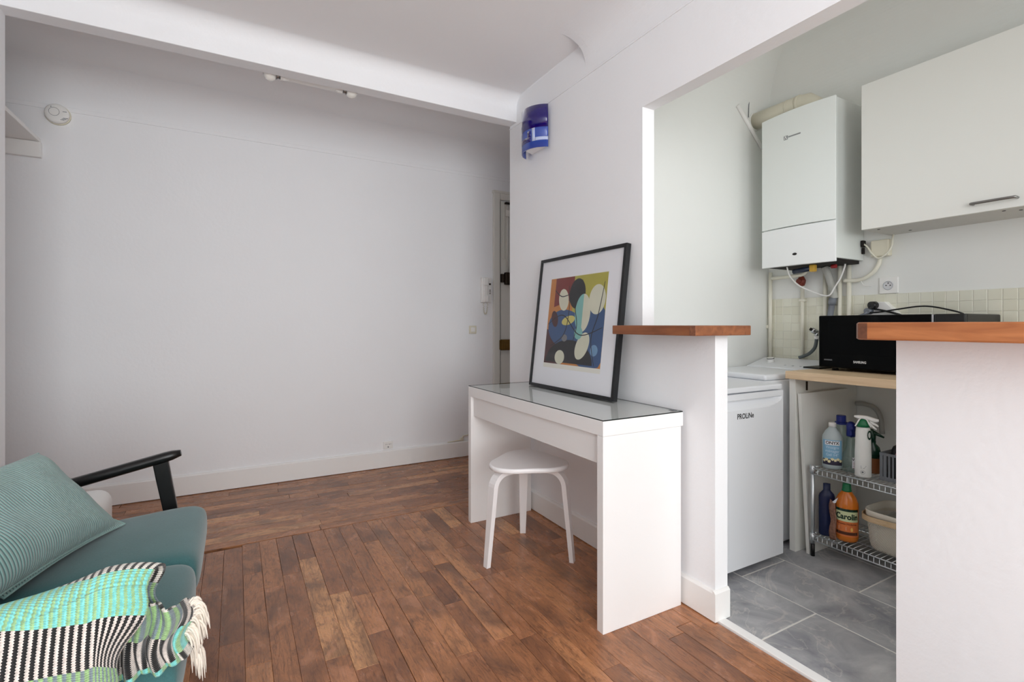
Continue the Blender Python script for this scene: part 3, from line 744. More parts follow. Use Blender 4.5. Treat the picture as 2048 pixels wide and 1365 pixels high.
def shape(pts, colname, c, smooth=0):
    """flat printed shape, coordinates 0..1 over the image"""
    P = [Vector((x, y, 0)) for x, y in pts]
    if smooth:
        Q = []; n = len(P)
        for i in range(n):
            p0, p1, p2, p3 = P[i-1], P[i], P[(i+1) % n], P[(i+2) % n]
            for j in range(smooth):
                t = j/smooth; Q.append(.5*((2*p1)+(p2-p0)*t+(2*p0-5*p1+4*p2-p3)*t*t+(3*p1-p0-3*p2+p3)*t**3))
        P = Q
    layer[0] += 1; z = -.0082+.00004*layer[0]
    cl = lambda v: min(1, max(0, v))
    b = NB(); vs = [b.verts.new((px0+(px1-px0)*cl(p.x), py0+(py1-py0)*cl(p.y), z)) for p in P]
    f = b.faces.new(vs); bmesh.ops.triangulate(b, faces=[f])
    bmesh.ops.recalc_face_normals(b, faces=b.faces[:])
    for f in b.faces:
        if f.normal.z < 0: f.normal_flip()
    return obj('printed_shape', b, ink(colname, c), pr, local=True)
def stroke(pts, wd, colname='black', c=(18, 18, 22), k=8):
    P, _ = catmull([Vector((x, y, 0)) for x, y in pts], 1, k); L, Rr = [], []
    for i, p in enumerate(P):
        t = (P[min(i+1, len(P)-1)]-P[max(i-1, 0)]).normalized(); q = Vector((-t.y, t.x, 0)); f = wd*(.6+.4*sin(PI*i/(len(P)-1)))
        L.append((p+q*f)[:2]); Rr.append((p-q*f)[:2])
    return shape(L+Rr[::-1], colname, c)
rust, ora, oliv, blue, cream, teal, blk = (122, 36, 30), (196, 126, 58), (176, 168, 66), (48, 82, 128), (214, 214, 192), (126, 184, 178), (20, 20, 26)
def blob(x, y, rx, ry, rot, colname, c, a0=0, a1=2*PI):
    n = 30; P = []
    for k in range(n+(a1-a0 < 6.28)):
        a = a0+(a1-a0)*k/n; px_, py_ = rx*cos(a), ry*sin(a); P.append((x+px_*cos(rot)-py_*sin(rot), y+px_*sin(rot)+py_*cos(rot)))
    return shape(P, colname, c)
shape([(0, 0), (1, 0), (1, 1), (0, 1)], 'ochre', ora)
shape([(.1, .66), (.45, .74), (.45, 1), (.1, 1)], 'rust', rust)
shape([(.45, .45), (1, .4), (1, 1), (.45, 1)], 'olive', oliv)
shape([(0, 0), (.3, 0), (.34, .32), (0, .40)], 'maroon', (70, 26, 30))
blob(.36, .40, .34, .22, -.2, 'blue', blue); blob(.78, .34, .30, .40, .1, 'blue', blue)
blob(.45, .02, .42, .26, 0, 'black', blk, 0, PI); blob(.86, .72, .13, .16, 0, 'cream', cream)
blob(.28, .74, .09, .13, .3, 'cream', cream); blob(.52, .80, .14, .17, 0, 'black', blk)
blob(.64, .58, .13, .21, 0, 'cream', cream); blob(.64, .58, .13, .21, 0, 'teal', teal, PI/2, 3*PI/2)
blob(.40, .50, .12, .05, .2, 'yellow', (206, 196, 110)); blob(.68, .22, .10, .16, -.5, 'cream', cream)
blob(.30, .08, .09, .08, 0, 'cream', cream); blob(.88, .18, .06, .06, 0, 'pale_blue', (112, 152, 190)); blob(.60, .36, .07, .07, 0, 'teal', teal)
blob(.14, .52, .06, .10, .4, 'maroon', (70, 26, 30)); blob(.36, .30, .05, .04, 0, 'grey', (120, 120, 124))
for q in (((.02, .46), (.3, .56), (.62, .34), (.98, .42)), ((.1, .2), (.34, .34), (.4, .62), (.36, .9)), ((.9, .02), (.82, .3), (.9, .56), (.96, .9)), ((.5, .22), (.56, .44), (.5, .7), (.6, .95)), ((.1, .86), (.24, .78), (.4, .8))): stroke(q, .006)
obj('glazing', bx(NB(), fwid-.002, fwid-.002, -.0055, FW-fwid+.002, FH-fwid+.002, -.004), PICGLASS, pf, local=True)

# ------------------------------------------------------------------ bar counters
c1 = thing('bar_counter', 'short stained wood bar top on the stub wall over the desk', 'counter', (1.57, 1.45, 1.091))
b = NB(); bx(b, 1.42, 1.22, 1.0915, 1.73, YJ-.001, 1.129, .003)
for f in b.faces: f.material_index = 0
obj('counter_slab', b, grain_wood('dark_stained_beech', (112, 64, 38), (150, 92, 56), (30, 4, 40), .38), c1)
obj('end_grain_lipping', bx(NB(), 1.4195, 1.2185, 1.0925, 1.422, 1.245, 1.128, .0008), COUNTEREND, c1)
c2 = thing('bar_counter', 'thicker stained wood bar top on the low wall before the microwave', 'counter', (1.57, .1, 1.092))
b = NB(); prism(b, [(1.42, .0-.6, 1.0925), (1.42, .672, 1.0925), (1.43, .698, 1.0925), (1.452, .712, 1.0925), (1.75, .712, 1.0925), (1.75, -.6, 1.0925)], (0, 0, .0455))
obj('counter_slab', b, COUNTER, c2, bevel=.004)
b = NB(); prism(b, [(1.4193, .672, 1.095), (1.4293, .6985, 1.095), (1.4515, .7128, 1.095), (1.452, .712, 1.095), (1.43, .698, 1.095), (1.42, .672, 1.095)], (0, 0, .040)); obj('end_grain_lipping', b, COUNTEREND, c2)

# ------------------------------------------------------------------ fridge
F0, F1, FY = 1.755, 2.305, 1.455
fg = thing('fridge', 'white undercounter fridge with recessed grip behind the stub wall', 'fridge', (2.03, 1.72, 0))
obj('body', bx(NB(), F0, FY+.055, .02, F1, 1.975, .82, .004), WMETAL, fg)
obj('fridge_top', bx(NB(), F0-.002, FY+.004, .822, F1+.002, 1.98, .847, .007, 3), WMETAL, fg)
b = NB(); z0, z1 = .03, .818
def dfront(u, v):
    x = F0+(F1-F0)*u; z = z0+(z1-z0)*v; s = (u-.5)/.5
    zl = .745+.034*max(0, abs(s))**4; zh = .789
    d = 0
    if zl < z < zh and abs(s) < .965:
        t = (z-zl)/(zh-zl); d = .022*min(1, t*1.3)*min(1, (.965-abs(s))/.12)
    return Vector((x, FY+d, z))
V = grid(b, dfront, 60, 120); 
bk = [[b.verts.new((x, FY+.05, z)) for z in (z0, z1)] for x in (F0, F1)]
b.faces.new([V[i][0] for i in range(61)][::-1]+[bk[0][0], bk[1][0]]); b.faces.new([V[i][120] for i in range(61)]+[bk[1][1], bk[0][1]])
b.faces.new([V[0][j] for j in range(121)]+[bk[0][1], bk[0][0]]); b.faces.new([V[60][j] for j in range(121)][::-1]+[bk[1][0], bk[1][1]])
b.faces.new((bk[0][0], bk[0][1], bk[1][1], bk[1][0])); bmesh.ops.recalc_face_normals(b, faces=b.faces[:])
for f in b.faces: f.smooth = len(f.verts) == 4 and False
door = obj('door', b, WMETAL, fg)
text('brand_lettering', 'PROLiNe', .034, BLACKP, lambda x, y, z: (2.024+x, FY-z, .716+y), door, bold=.0006, sx=.88)
b = NB()
for x in (F0+.04, F1-.04):
    for y in (FY+.09, 1.94): disc(b, (x, y, 0), (0, 0, 1), .018, .022, 12)
islands('foot', b, BLACKP, fg)

# ------------------------------------------------------------------ washing machine (behind the fridge)
W0, W1, WY0, WY1 = 2.318, 2.975, 1.553, 1.983
wm = thing('washing_machine', 'white top loading washing machine in the kitchen corner under the boiler', 'washing machine', (2.65, 1.77, 0))
obj('body', bx(NB(), W0, WY0, .012, W1, WY1, .848, .008, 3), WMETAL, wm)
obj('lid', bx(NB(), W0+.004, WY0+.004, .8485, W0+.43, WY1-.01, .879, .012, 3), WMETAL, wm)
b = NB(); prism(b, [(W0+.435, WY0+.004, .8485), (W1, WY0+.004, .8485), (W1, WY0+.004, .925), (W1-.05, WY0+.004, .925), (W0+.435, WY0+.004, .882)], (0, WY1-WY0-.012, 0)); obj('control_panel', b, WMETAL, wm, bevel=.006)
b = NB(); c = Vector((2.845, 1.872, .901)); tube(b, [c, c+Vector((-.006, 0, .03))], [.021, .019], 28)
kn = obj('dial', b, WPLAST, wm)
b = NB(); tube(b, [c+Vector((-.0050, 0, .0250)), c+Vector((-.0057, 0, .0285))], [.0204, .0200], 28); obj('dial_ring', b, DARK, kn, label='thin dark ring around the dial')
b = NB()
for k in range(4): disc(b, (2.80, 1.62+.045*k, .893), (-.2, 0, 1), .006, .004, 12)
islands('button', b, mat('pale_grey_plastic', (206, 208, 212), .4, noise=.02), wm)
b = NB()
for x in (W0+.05, W1-.05):
    for y in (WY0+.05, WY1-.05): disc(b, (x, y, 0), (0, 0, 1), .02, .014, 12)
islands('foot', b, BLACKP, wm)

# ------------------------------------------------------------------ worktop unit
un = thing('worktop_unit', 'kitchen worktop unit of light oak top on white side panels', 'worktop', (2.7, .95, 0))
obj('worktop', bx(NB(), 2.405, .30, .862, XK-.001, 1.508, .90, .002), OAKTOP, un)
obj('side_panel', bx(NB(), 2.432, 1.472, .0, XK-.004, 1.503, .861, .0015), CABW, un)
obj('side_panel', bx(NB(), 2.432, .31, .0, XK-.004, .338, .861, .0015), CABW, un)
b = NB(); bx(b, 2.52, 1.4655, .80, 2.528, 1.4725, .845, .001); obj('shelf_bracket', b, DARKMETAL, un)
lpn = NB(); prism(lpn, [(2.44, 1.4655, .79), (2.875, 1.466, .79), (2.875, 1.439, .0), (2.468, 1.439, .0)], (0, -.016, 0))
tag(obj('loose_panel', lpn, CABW), 'loose white panel leaning inside the worktop unit', 'panel')

# ------------------------------------------------------------------ microwave
MXF, MY0, MY1, MZ0, MZ1 = 2.62, .878, 1.465, .915, 1.178
mw = thing('microwave', 'black microwave oven on the light oak worktop', 'microwave', (2.8, 1.17, .9))
obj('casing', bx(NB(), MXF+.022, MY0, MZ0, MXF+.372, MY1, MZ1, .005), BLACKP, mw)
md = obj('door', bx(NB(), MXF, MY0+.112, MZ0, MXF+.021, MY1, MZ1, .006, 3), BLACKG, mw)
obj('door_window', bx(NB(), MXF-.0012, MY0+.19, MZ0+.07, MXF+.001, MY1-.05, MZ1-.03, .0005), mat('door_mesh_glass', (5, 5, 6), .15, spec=.12, noise=.05), md)
b = NB(); bx(b, MXF-.001, MY0+.105, MZ0+.01, MXF+.012, MY0+.112, MZ1-.002, .001); obj('chrome_strip', b, CHROME, mw)
cp = obj('control_panel', bx(NB(), MXF+.002, MY0, MZ0, MXF+.021, MY0+.104, MZ1, .004), mat('black_satin', (26, 26, 27), .35, noise=.05), mw)
b = NB(); disc(b, (MXF+.004, MY0+.052, 1.0), (-1, 0, 0), .024, .016, 24, .021); obj('knob', b, BLACKP, cp)
b = NB()
for y in (MY0+.05, MY1-.05):
    for x in (MXF+.06, MXF+.33): disc(b, (x, y, .9005), (0, 0, 1), .014, .016, 12)
islands('foot', b, BLACKP, mw)
text('brand_lettering', 'SAMSUNG', .0155, mat('silver_print', (214, 216, 218), .3, noise=.01), lambda x, y, z: (MXF-.0004-z, 1.272-x, .950+y), md, bold=.0004, sx=.80)
b = NB(); bx(b, MXF-.001, 1.397, .9515, MXF+.0005, 1.438, .9525); bx(b, MXF-.001, 1.397, .957, MXF+.0005, 1.438, .958)
for k in range(7): bx(b, MXF-.001, 1.400+.0055*k, .9535, MXF+.0005, 1.4035+.0055*k, .9560)
obj('model_badge', b, mat('grey_print', (120, 122, 126), .4, noise=.02), md)
tag(obj('black_tray', bx(NB(), 2.645, 1.478, .9005, 2.80, 1.56, .909, .002), BLACKP), 'flat black tray lying across the worktop edge by the microwave', 'tray')

# ------------------------------------------------------------------ wall cabinet
CXF, CY1, CZ0, CZ1, CW = 2.709, 1.309, 1.60, 2.317, .99
wc = thing('wall_cabinet', 'white kitchen wall cabinet with one wide flap door', 'cabinet', (2.85, CY1-CW/2, CZ0))
b = NB(); t = .016
bx(b, CXF+.02, CY1-t, CZ0, XK, CY1, CZ1, .001); bx(b, CXF+.02, CY1-CW, CZ0, XK, CY1-CW+t, CZ1, .001); bx(b, CXF+.02, CY1-CW+t, CZ1-t, XK, CY1-t, CZ1); bx(b, CXF+.02, CY1-CW+t, CZ0+.001, XK, CY1-t, CZ0+t); bx(b, XK-.008, CY1-CW+t, CZ0+t, XK-.001, CY1-t, CZ1-t)
obj('carcass', b, CABIN, wc)
dd = obj('door', bx(NB(), CXF, CY1-CW+.002, CZ0+.001, CXF+.018, CY1-.001, CZ1, .0015), CABW, wc)
hy = .813
b = NB(); tube(b, [(CXF, hy+.068, CZ0+.037), (CXF-.022, hy+.068, CZ0+.037), (CXF-.028, hy+.06, CZ0+.037), (CXF-.028, hy, CZ0+.037), (CXF-.028, hy-.06, CZ0+.037), (CXF-.022, hy-.068, CZ0+.037), (CXF, hy-.068, CZ0+.037)], .0055, 10, smooth=4); obj('handle', b, STEEL, dd, label='brushed steel bar handle')
b = NB()
for (x, y) in ((2.76, 1.255), (2.92, 1.19), (2.76, .80), (2.80, .76)): disc(b, (x, y, CZ0-.0004), (0, 0, 1), .006, .002, 12)
islands('screw_hole', b, DARK, wc)

# ------------------------------------------------------------------ boiler
BF, BY0, BY1, BZ0, BZ1 = 2.712, 1.430, 1.843, 1.462, 2.325
bo = thing('boiler', 'white wall hung gas boiler with bowed front above the washing machine', 'boiler', (2.86, 1.64, BZ0))
obj('casing', bx(NB(), BF+.012, BY0+.004, BZ0+.02, XK-.006, BY1-.004, BZ1-.003, .004), BOILER, bo)
def bowed(z0, z1, bow, th=.03):
    b = NB(); n = 18; f0 = []; 
    pr_ = [(BF-bow*(1-((k/n-.5)/.5)**2), BY0+(BY1-BY0)*k/n) for k in range(n+1)]
    pts = [(x, y, z0) for x, y in pr_]+[(BF+.012, BY1, z0), (BF+.012, BY0, z0)]
    prism(b, pts, (0, 0, z1-z0)); return b
fp = obj('front_panel', bowed(1.681, BZ1, .022), BOILER, bo, bevel=.003)
lpnl = obj('lower_panel', bowed(BZ0, 1.676, .022), mat('boiler_lower', (238, 240, 240), .35, bump=.03, bscale=80), bo, bevel=.003)
EMB = mat('emblem_grey', (150, 152, 154), .35, metal=.4, noise=.05)
xm = BF-.0215
b = NB(); bx(b, xm-.002, 1.672, 2.168, xm+.004, 1.694, 2.190, .001); bx(b, xm-.0022, 1.60, 2.176, xm+.002, 1.668, 2.183, .0008)
obj('emblem', b, EMB, fp, label='small grey square emblem with a bar')
b = NB()
bx(b, xm-.003, 1.675, 2.171, xm, 1.680, 2.176); bx(b, xm-.003, 1.686, 2.171, xm, 1.691, 2.176); bx(b, xm-.003, 1.6795, 2.178, xm, 1.687, 2.187)
islands('emblem_cutout', b, WPLAST, fp)
b = NB(); lathe(b, [(.013, 0), (.012, .003), (0, .0035)], (0, 0, 0), 20)
bmesh.ops.rotate(b, verts=b.verts[:], cent=(0, 0, 0), matrix=Matrix.Rotation(-PI/2, 3, 'Y')); bmesh.ops.scale(b, vec=(1, 1, .55), verts=b.verts[:]); bmesh.ops.translate(b, vec=(BF-.021, 1.633, 1.522), verts=b.verts[:]); obj('indicator', b, DARK, lpnl, label='small dark oval indicator')
# underside fittings
b = NB(); bx(b, 2.75, 1.45, 1.464, 2.98, 1.82, 1.481); obj('underside', b, DARK, bo)
b = NB(); tube(b, [(2.79, 1.70, 1.435), (2.79, 1.60, 1.445)], .014, 12); obj('gas_tap_body', b, mat('dark_blue_tap', (34, 44, 62), .4, noise=.1), bo)
b = NB(); bx(b, 2.775, 1.575, 1.425, 2.805, 1.605, 1.465, .006); obj('gas_tap_lever', b, YELLOWP, bo, label='yellow tap lever')
b = NB(); tube(b, [(2.86, 1.53, 1.452), (2.86, 1.505, 1.452)], .011, 10); obj('drain_cap', b, mat('red_cap', (150, 30, 34), .4, noise=.05), bo, label='red drain cap')
# flue
b = NB(); tube(b, [(2.86, YK, 2.412), (2.86, 1.75, 2.412), (2.86, 1.70, 2.412), (2.86, 1.655, 2.405), (2.86, 1.625, 2.378), (2.86, 1.615, 2.335), (2.86, 1.615, 2.3225)], .05, 28)
fu = thing('flue_pipe', 'cream round flue pipe bending from the boiler top to the end wall', 'pipe', (2.86, 1.8, 2.40)); obj('duct', b, FLUE, fu)
b = NB(); tube(b, [(2.86, 1.715, 2.412), (2.86, 1.695, 2.412)], .0525, 28); tube(b, [(2.86, 1.775, 2.412), (2.86, 1.765, 2.412)], .0515, 28); islands('joint_ring', b, FLUE, fu)
b = NB(); tube(b, [(2.86, YK, 2.412), (2.86, YK-.006, 2.412)], .058, 28); obj('wall_collar', b, KWALL, fu)

# ------------------------------------------------------------------ pipes and wires on the kitchen wall
def pipe(label, pts, r, m, name='water_pipe', cat='pipe', sm=0, seg=12, extra=None, group=None):
    t = thing(name, label, cat, pts[-1], group); b = NB(); tube(b, pts, r, seg, smooth=sm); obj('pipe_run' if cat == 'pipe' else 'cable_run', b, m, t); return t
xp = XK-.026
p1 = pipe('cream pipe running down the kitchen corner from boiler to washing machine', [(xp, 1.962, 1.4635), (xp, 1.962, .925)], .0115, CREAMPIPE)
b = NB(); bx(b, xp-.005, 1.958, 1.108, XK, 1.99, 1.13, .004); obj('pipe_clip', b, CREAMPIPE, p1)
p2 = pipe('cream pipe ending in a rusty valve above the washing machine', [(xp, 1.757, 1.37), (xp, 1.757, .929)], .0105, CREAMPIPE)
b = NB(); lathe(b, [(0, 0), (.016, .004), (.022, .02), (.024, .035), (.018, .05), (.012, .06), (0, .062)], (xp-.01, 1.757, 1.362), 10, smooth=False); disc(b, (xp-.03, 1.757, 1.392), (-1, .2, 0), .015, .012, 8); obj('valve', b, RUST, p2, label='rusty copper valve')
b = NB(); bx(b, xp-.012, 1.738, 1.27, XK, 1.776, 1.285, .004); obj('pipe_clip', b, CREAMPIPE, p2)
pipe('thin cream gas pipe branching across under the boiler', [(xp, 1.95, 1.425), (xp-.02, 1.90, 1.424), (xp-.03, 1.80, 1.426), (xp-.03, 1.74, 1.43), (xp-.02, 1.72, 1.45), (xp-.02, 1.715, 1.4635)], .0105, CREAMPIPE, sm=4)
pipe('cream pipe just beside the grey waste hose, on the corner side', [(xp, 1.625, 1.4635), (xp, 1.625, .929)], .0115, CREAMPIPE)
pipe('cream pipe between the grey waste hose and the wiry conduit end', [(xp, 1.546, 1.4635), (xp, 1.546, .905)], .0115, CREAMPIPE)
pipe('cream pipe crossed by the conduit end, farthest from the corner', [(xp, 1.498, 1.4635), (xp, 1.498, .905)], .0115, CREAMPIPE)
t = thing('waste_hose', 'grey flexible waste hose hanging from the boiler behind the microwave', 'hose', (2.96, 1.58, 1.0))
b = NB(); hp, _ = catmull([Vector(p) for p in ((2.93, 1.607, 1.4635), (2.945, 1.596, 1.42), (2.953, 1.575, 1.34), (2.955, 1.565, 1.28))], .018, 10)
tube(b, hp, [.018+.0016*(k % 2) for k in range(len(hp))], 14); obj('corrugated_tube', b, GREYHOSE, t)
b = NB(); tube(b, [(2.953, 1.572, 1.285), (2.953, 1.578, 1.245)], .020, 14); tube(b, [(2.953, 1.578, 1.245), (2.953, 1.59, 1.16), (2.953, 1.595, .929)], .0155, 14); obj('connector', b, GREYP, t)
t = thing('washer_tap', 'chrome tap on the wall feeding a dark washing machine hose', 'tap', (2.97, 1.66, 1.09))
b = NB(); tube(b, [(XK, 1.652, 1.088), (2.93, 1.668, 1.094)], .011, 14); tube(b, [(2.94, 1.664, 1.092), (2.925, 1.675, 1.104)], .016, 14); tube(b, [(2.95, 1.66, 1.09), (2.95, 1.66, 1.06)], .012, 12); obj('tap_body', b, CHROME, t)
b = NB(); tube(b, [(2.926, 1.674, 1.103), (2.918, 1.679, 1.107)], .009, 12); obj('tap_handle', b, DARK, t)
b = NB(); tube(b, [(2.95, 1.66, 1.066), (2.95, 1.66, 1.048)], .013, 12); obj('nut', b, WPLAST, t)
b = NB(); tube(b, [(2.95, 1.66, 1.05), (2.946, 1.668, 1.0), (2.94, 1.694, .965), (2.934, 1.728, .945), (2.93, 1.752, .936)], .0095, 12, smooth=6); obj('fill_hose', b, mat('dark_hose', (84, 92, 94), .5, noise=.06), t)
t = thing('junction_box', 'cream square junction box under the wall cabinet', 'junction box', (2.98, 1.345, 1.53))
obj('box', bx(NB(), XK-.04, 1.30, 1.492, XK, 1.386, 1.58, .007, 3), CREAMP, t)
pipe('cream conduit curving from the junction box to the pipes', [(xp+.01, 1.352, 1.495), (xp+.01, 1.353, 1.465), (xp+.005, 1.37, 1.425), (xp, 1.405, 1.392), (xp, 1.45, 1.376), (xp-.012, 1.52, 1.378)], .0105, CREAMPIPE, 'conduit', sm=6)
pipe('white cable looping below the boiler front', [(2.76, 1.72, 1.4635), (2.80, 1.725, 1.41), (2.86, 1.71, 1.36), (2.90, 1.66, 1.325), (2.91, 1.60, 1.298), (2.91, 1.565, 1.30), (2.91, 1.54, 1.34), (2.91, 1.51, 1.39), (2.90, 1.485, 1.44), (2.90, 1.48, 1.4635)], .0042, WPLAST, 'boiler_cable', 'cable', 8, 8)
pipe('white cable slung from the boiler side past the junction box', [(2.97, 1.43, 1.575), (2.96, 1.40, 1.55), (2.955, 1.375, 1.51), (2.955, 1.345, 1.482), (2.955, 1.31, 1.50), (2.96, 1.288, 1.535), (2.965, 1.285, 1.575), (2.985, 1.29, 1.60)], .0045, CREAMPIPE, 'boiler_cable', 'cable', 6, 8)
pipe('thin white wire end poking out by the conduit', [(xp, 1.44, 1.375), (xp-.004, 1.43, 1.358), (xp-.006, 1.42, 1.345), (xp-.006, 1.40, 1.342), (xp-.008, 1.38, 1.338)], .0022, WPLAST, 'wire_end', 'cable', 4, 6)
t = thing('boiler_terminal', 'small dark cable gland on the boiler side', 'cable gland', (2.97, 1.425, 1.56))
b = NB(); bx(b, 2.955, 1.417, 1.552, 2.985, 1.432, 1.588, .004); bx(b, 2.965, 1.420, 1.515, 2.98, 1.432, 1.55, .003); obj('gland', b, DARK, t)
t = thing('wall_outlet', 'white square power outlet on the kitchen wall above the tiles', 'socket', (XK, 1.315, 1.338))
obj('plate', bx(NB(), XK-.011, 1.271, 1.295, XK, 1.358, 1.382, .004), WPLAST, t)
b = NB(); tube(b, [Vector((XK-.0125, 1.315+.0215*cos(q), 1.338+.0215*sin(q))) for q in [2*PI*k/32 for k in range(33)]], .0025, 8, False); obj('rim', b, mat('outlet_grey', (190, 192, 196), .4, noise=.02), t)
b = NB(); disc(b, (XK-.0115, 1.315, 1.338), (-1, 0, 0), .0195, .0006, 24); obj('well', b, mat('outlet_grey_dark', (212, 213, 216), .4, noise=.02), t)
b = NB()
for dy, dz in ((-.0095, 0), (.0095, 0), (0, .012)): disc(b, (XK-.0122, 1.315+dy, 1.338+dz), (-1, 0, 0), .003, .0004, 10)
islands('socket_hole', b, DARK, t)
t = thing('extension_block', 'white multi-plug block with plugs behind the microwave', 'multi-plug', (2.96, 1.34, 1.2))
b = NB(); prism(b, [(2.955, 1.425, 1.181), (2.955, 1.25, 1.181), (2.955, 1.315, 1.252), (2.955, 1.352, 1.252)], (.04, 0, 0)); obj('block', b, WPLAST, t, bevel=.004)
b = NB(); disc(b, (2.956, 1.362, 1.235), (-1, .2, 0), .021, .03, 20, .019); tube(b, [(2.93, 1.37, 1.225), (2.94, 1.40, 1.195), (2.95, 1.43, 1.175)], .006, 8); obj('plug', b, BLACKP, t, label='round black plug')
b = NB(); disc(b, (2.956, 1.385, 1.205), (-1, .1, 0), .019, .03, 18, .015); tube(b, [(2.93, 1.385, 1.20), (2.925, 1.40, 1.188), (2.93, 1.43, 1.178)], .0055, 8); obj('plug', b, GREYP, t, label='grey plug')
pipe('black microwave cable arching along the tiles', [(2.935, 1.385, 1.196), (2.93, 1.33, 1.198), (2.93, 1.25, 1.210), (2.93, 1.16, 1.222), (2.93, 1.10, 1.218), (2.93, 1.02, 1.196), (2.94, .99, 1.182)], .0038, BLACKP, 'microwave_cable', 'cable', 8, 8)
pipe('short black cable hanging beside the multi-plug block', [(2.945, 1.36, 1.215), (2.93, 1.31, 1.205), (2.93, 1.26, 1.19), (2.94, 1.23, 1.178)], .005, BLACKP, 'plug_cable', 'cable', 6, 8)
pipe('white diagonal conduit on the kitchen end wall behind the boiler', [(2.68, YK-.010, 2.475), (2.97, YK-.010, 2.205)], .012, WPLAST, 'wall_conduit')
t = thing('wall_wire', 'thin dark wire stub hanging on the end wall by the flue', 'wire', (2.79, YK, 2.5))
b = NB(); tube(b, [(2.80, YK-.005, 2.56), (2.792, YK-.006, 2.50), (2.79, YK-.005, 2.425)], .0022, 6); obj('wire', b, MIDGREY, t)
b = NB(); disc(b, (2.83, YK, 2.545), (0, -1, 0), .006, .003, 10); disc(b, (2.97, YK-.001, 2.52), (0, -1, 0), .006, .003, 10); islands('screw_head', b, DARK, t)
pipe('pale pipe bending along the wall under the worktop', [(2.97, 1.46, .70), (2.97, 1.42, .703), (2.965, 1.37, .69), (2.96, 1.34, .65), (2.96, 1.33, .56)], .012, mat('pale_grey_pipe', (170, 170, 166), .45, noise=.04), 'sink_pipe', sm=6)

# ------------------------------------------------------------------ wire rack
rk = thing('wire_rack', 'two tier chromed wire rack under the light oak worktop', 'rack', (2.62, 1.1, 0))
RX0, RX1, RY0, RY1 = 2.468, 2.79, .72, 1.408
for x in (RX0, RX1):
    for y in (RY0, RY1):
        b = NB(); tube(b, [(x, y, .055), (x, y, .44)], .0085, 12); p = obj('post', b, ZINC, rk)
        b = NB(); tube(b, [(x, y, 0), (x, y, .06)], .0095, 12); islands('foot', b, BLACKP, p)
        b = NB()
        for z in (.075, .405): tube(b, [(x, y, z), (x, y, z+.038)], .0125, 12)
        islands('sleeve', b, ZINC, p)
for z in (.108, .432):
    for zz in (z, z-.028):
        b = NB(); r = .0028
        q = [(RX0-.008, RY0, zz), (RX0-.008, RY1, zz), (RX1+.008, RY1, zz), (RX1+.008, RY0, zz), (RX0-.008, RY0, zz)]
        for A, B in zip(q, q[1:]): tube(b, [A, B], r, 7)
        obj('rail', b, ZINC, rk)
    b = NB()
    k = 0
    while RY0+.022*k < RY1-.005:
        y = RY0+.022*k; tube(b, [(RX0-.008, y, z-.028), (RX0-.008, y, z-.002), (RX1+.008, y, z-.002), (RX1+.008, y, z-.028)], .0016, 5, False); k += 1
    for x in (RX0+.10, RX0+.21): tube(b, [(x, RY0, z-.005), (x, RY1, z-.005)], .0026, 6)
    for y in (RY0, RY1):
        for k in range(14): tube(b, [(RX0+.023*k, y, z-.028), (RX0+.023*k, y, z)], .0014, 5, False)
    obj('shelf_wires', b, ZINC, rk, kind='stuff')
SZ1, SZ2 = .4325+.0005, .1085+.0005
PH = math.atan2(-.461, -.887)
def cyl(cx, cy, r, z0, depth=1, phi=PH):
    """maps flat label coordinates onto the front of a bottle"""
    def fn(x, y, z):
        a = x/r; lx, ly = (r+z)*depth*cos(a), (r+z)*sin(a)
        return (cx+lx*cos(phi)-ly*sin(phi), cy+lx*sin(phi)+ly*cos(phi), z0+y)
    return fn
def label_patch(name, m, fn, w_, y0, y1, parent, off=.0006, n=14, label=None):
    b = NB(); V = grid(b, lambda s, t: Vector(fn((s-.5)*w_, y0+(y1-y0)*t, off)), n, 1)
    W = grid(b, lambda s, t: Vector(fn((s-.5)*w_, y0+(y1-y0)*t, off-.0004)), n, 1, flip=True)
    return obj(name, b, m, parent, label=label)

# clear vinegar bottle
c = (2.535, 1.352); R = .043
t = thing('vinegar_bottle', 'pale vinegar bottle with blue label and white cap on the upper rack shelf', 'bottle', (*c, SZ1))
b = NB(); lathe(b, [(.034, 0), (.041, .006), (R, .02), (R, .145), (.041, .158), (.032, .178), (.018, .196), (.0145, .202), (.0145, .208)], (*c, SZ1), 28, .72, PH); bb = obj('body', b, MILKBOTTLE, t)
b = NB(); lathe(b, [(.0165, 0), (.0165, .018), (.015, .02)], (*c, SZ1+.203), 20); obj('cap', b, WPLAST, t)
fn = cyl(*c, R, SZ1, .72)
lb = label_patch('label', mat('sky_blue_label', (128, 176, 206), .5, noise=.06, nscale=40), fn, .092, .022, .142, bb, .0007)
label_patch('label_band', mat('dark_label', (48, 42, 62), .5, noise=.2, nscale=80), fn, .092, .022, .050, bb, .0011)
label_patch('label_title', PAPER, fn, .064, .118, .138, bb, .0011)
text('title_lettering', 'ONYX', .020, BLACKP, lambda x, y, z: fn(x, y+.128, .0013+z), bb, bold=.0004, sx=.95)
PALEINK = mat('pale_print', (206, 226, 240), .5, noise=.02)
text('label_lettering', 'Vinaigre\nménager\nGel 14°', .018, PALEINK, lambda x, y, z: fn(x, y+.089, .0012+z), bb, sx=.95)
b = NB(); rr = random.Random(3)
for k in range(7):
    x0, y0 = -.036+.012*k, .044+rr.uniform(-.006, .007)
    pts = [(x0+.0085*cos(a)*rr.uniform(.6, 1), y0+.0085*sin(a)*rr.uniform(.6, 1)) for a in [2*PI*q/9 for q in range(9)]]
    vs = [b.verts.new(fn(px, py, .0014+.0001*k)) for px, py in pts]; b.faces.new(vs)
islands('printed_flower', b, mat('cream_print', (232, 222, 178), .5, noise=.15, nscale=120), bb)
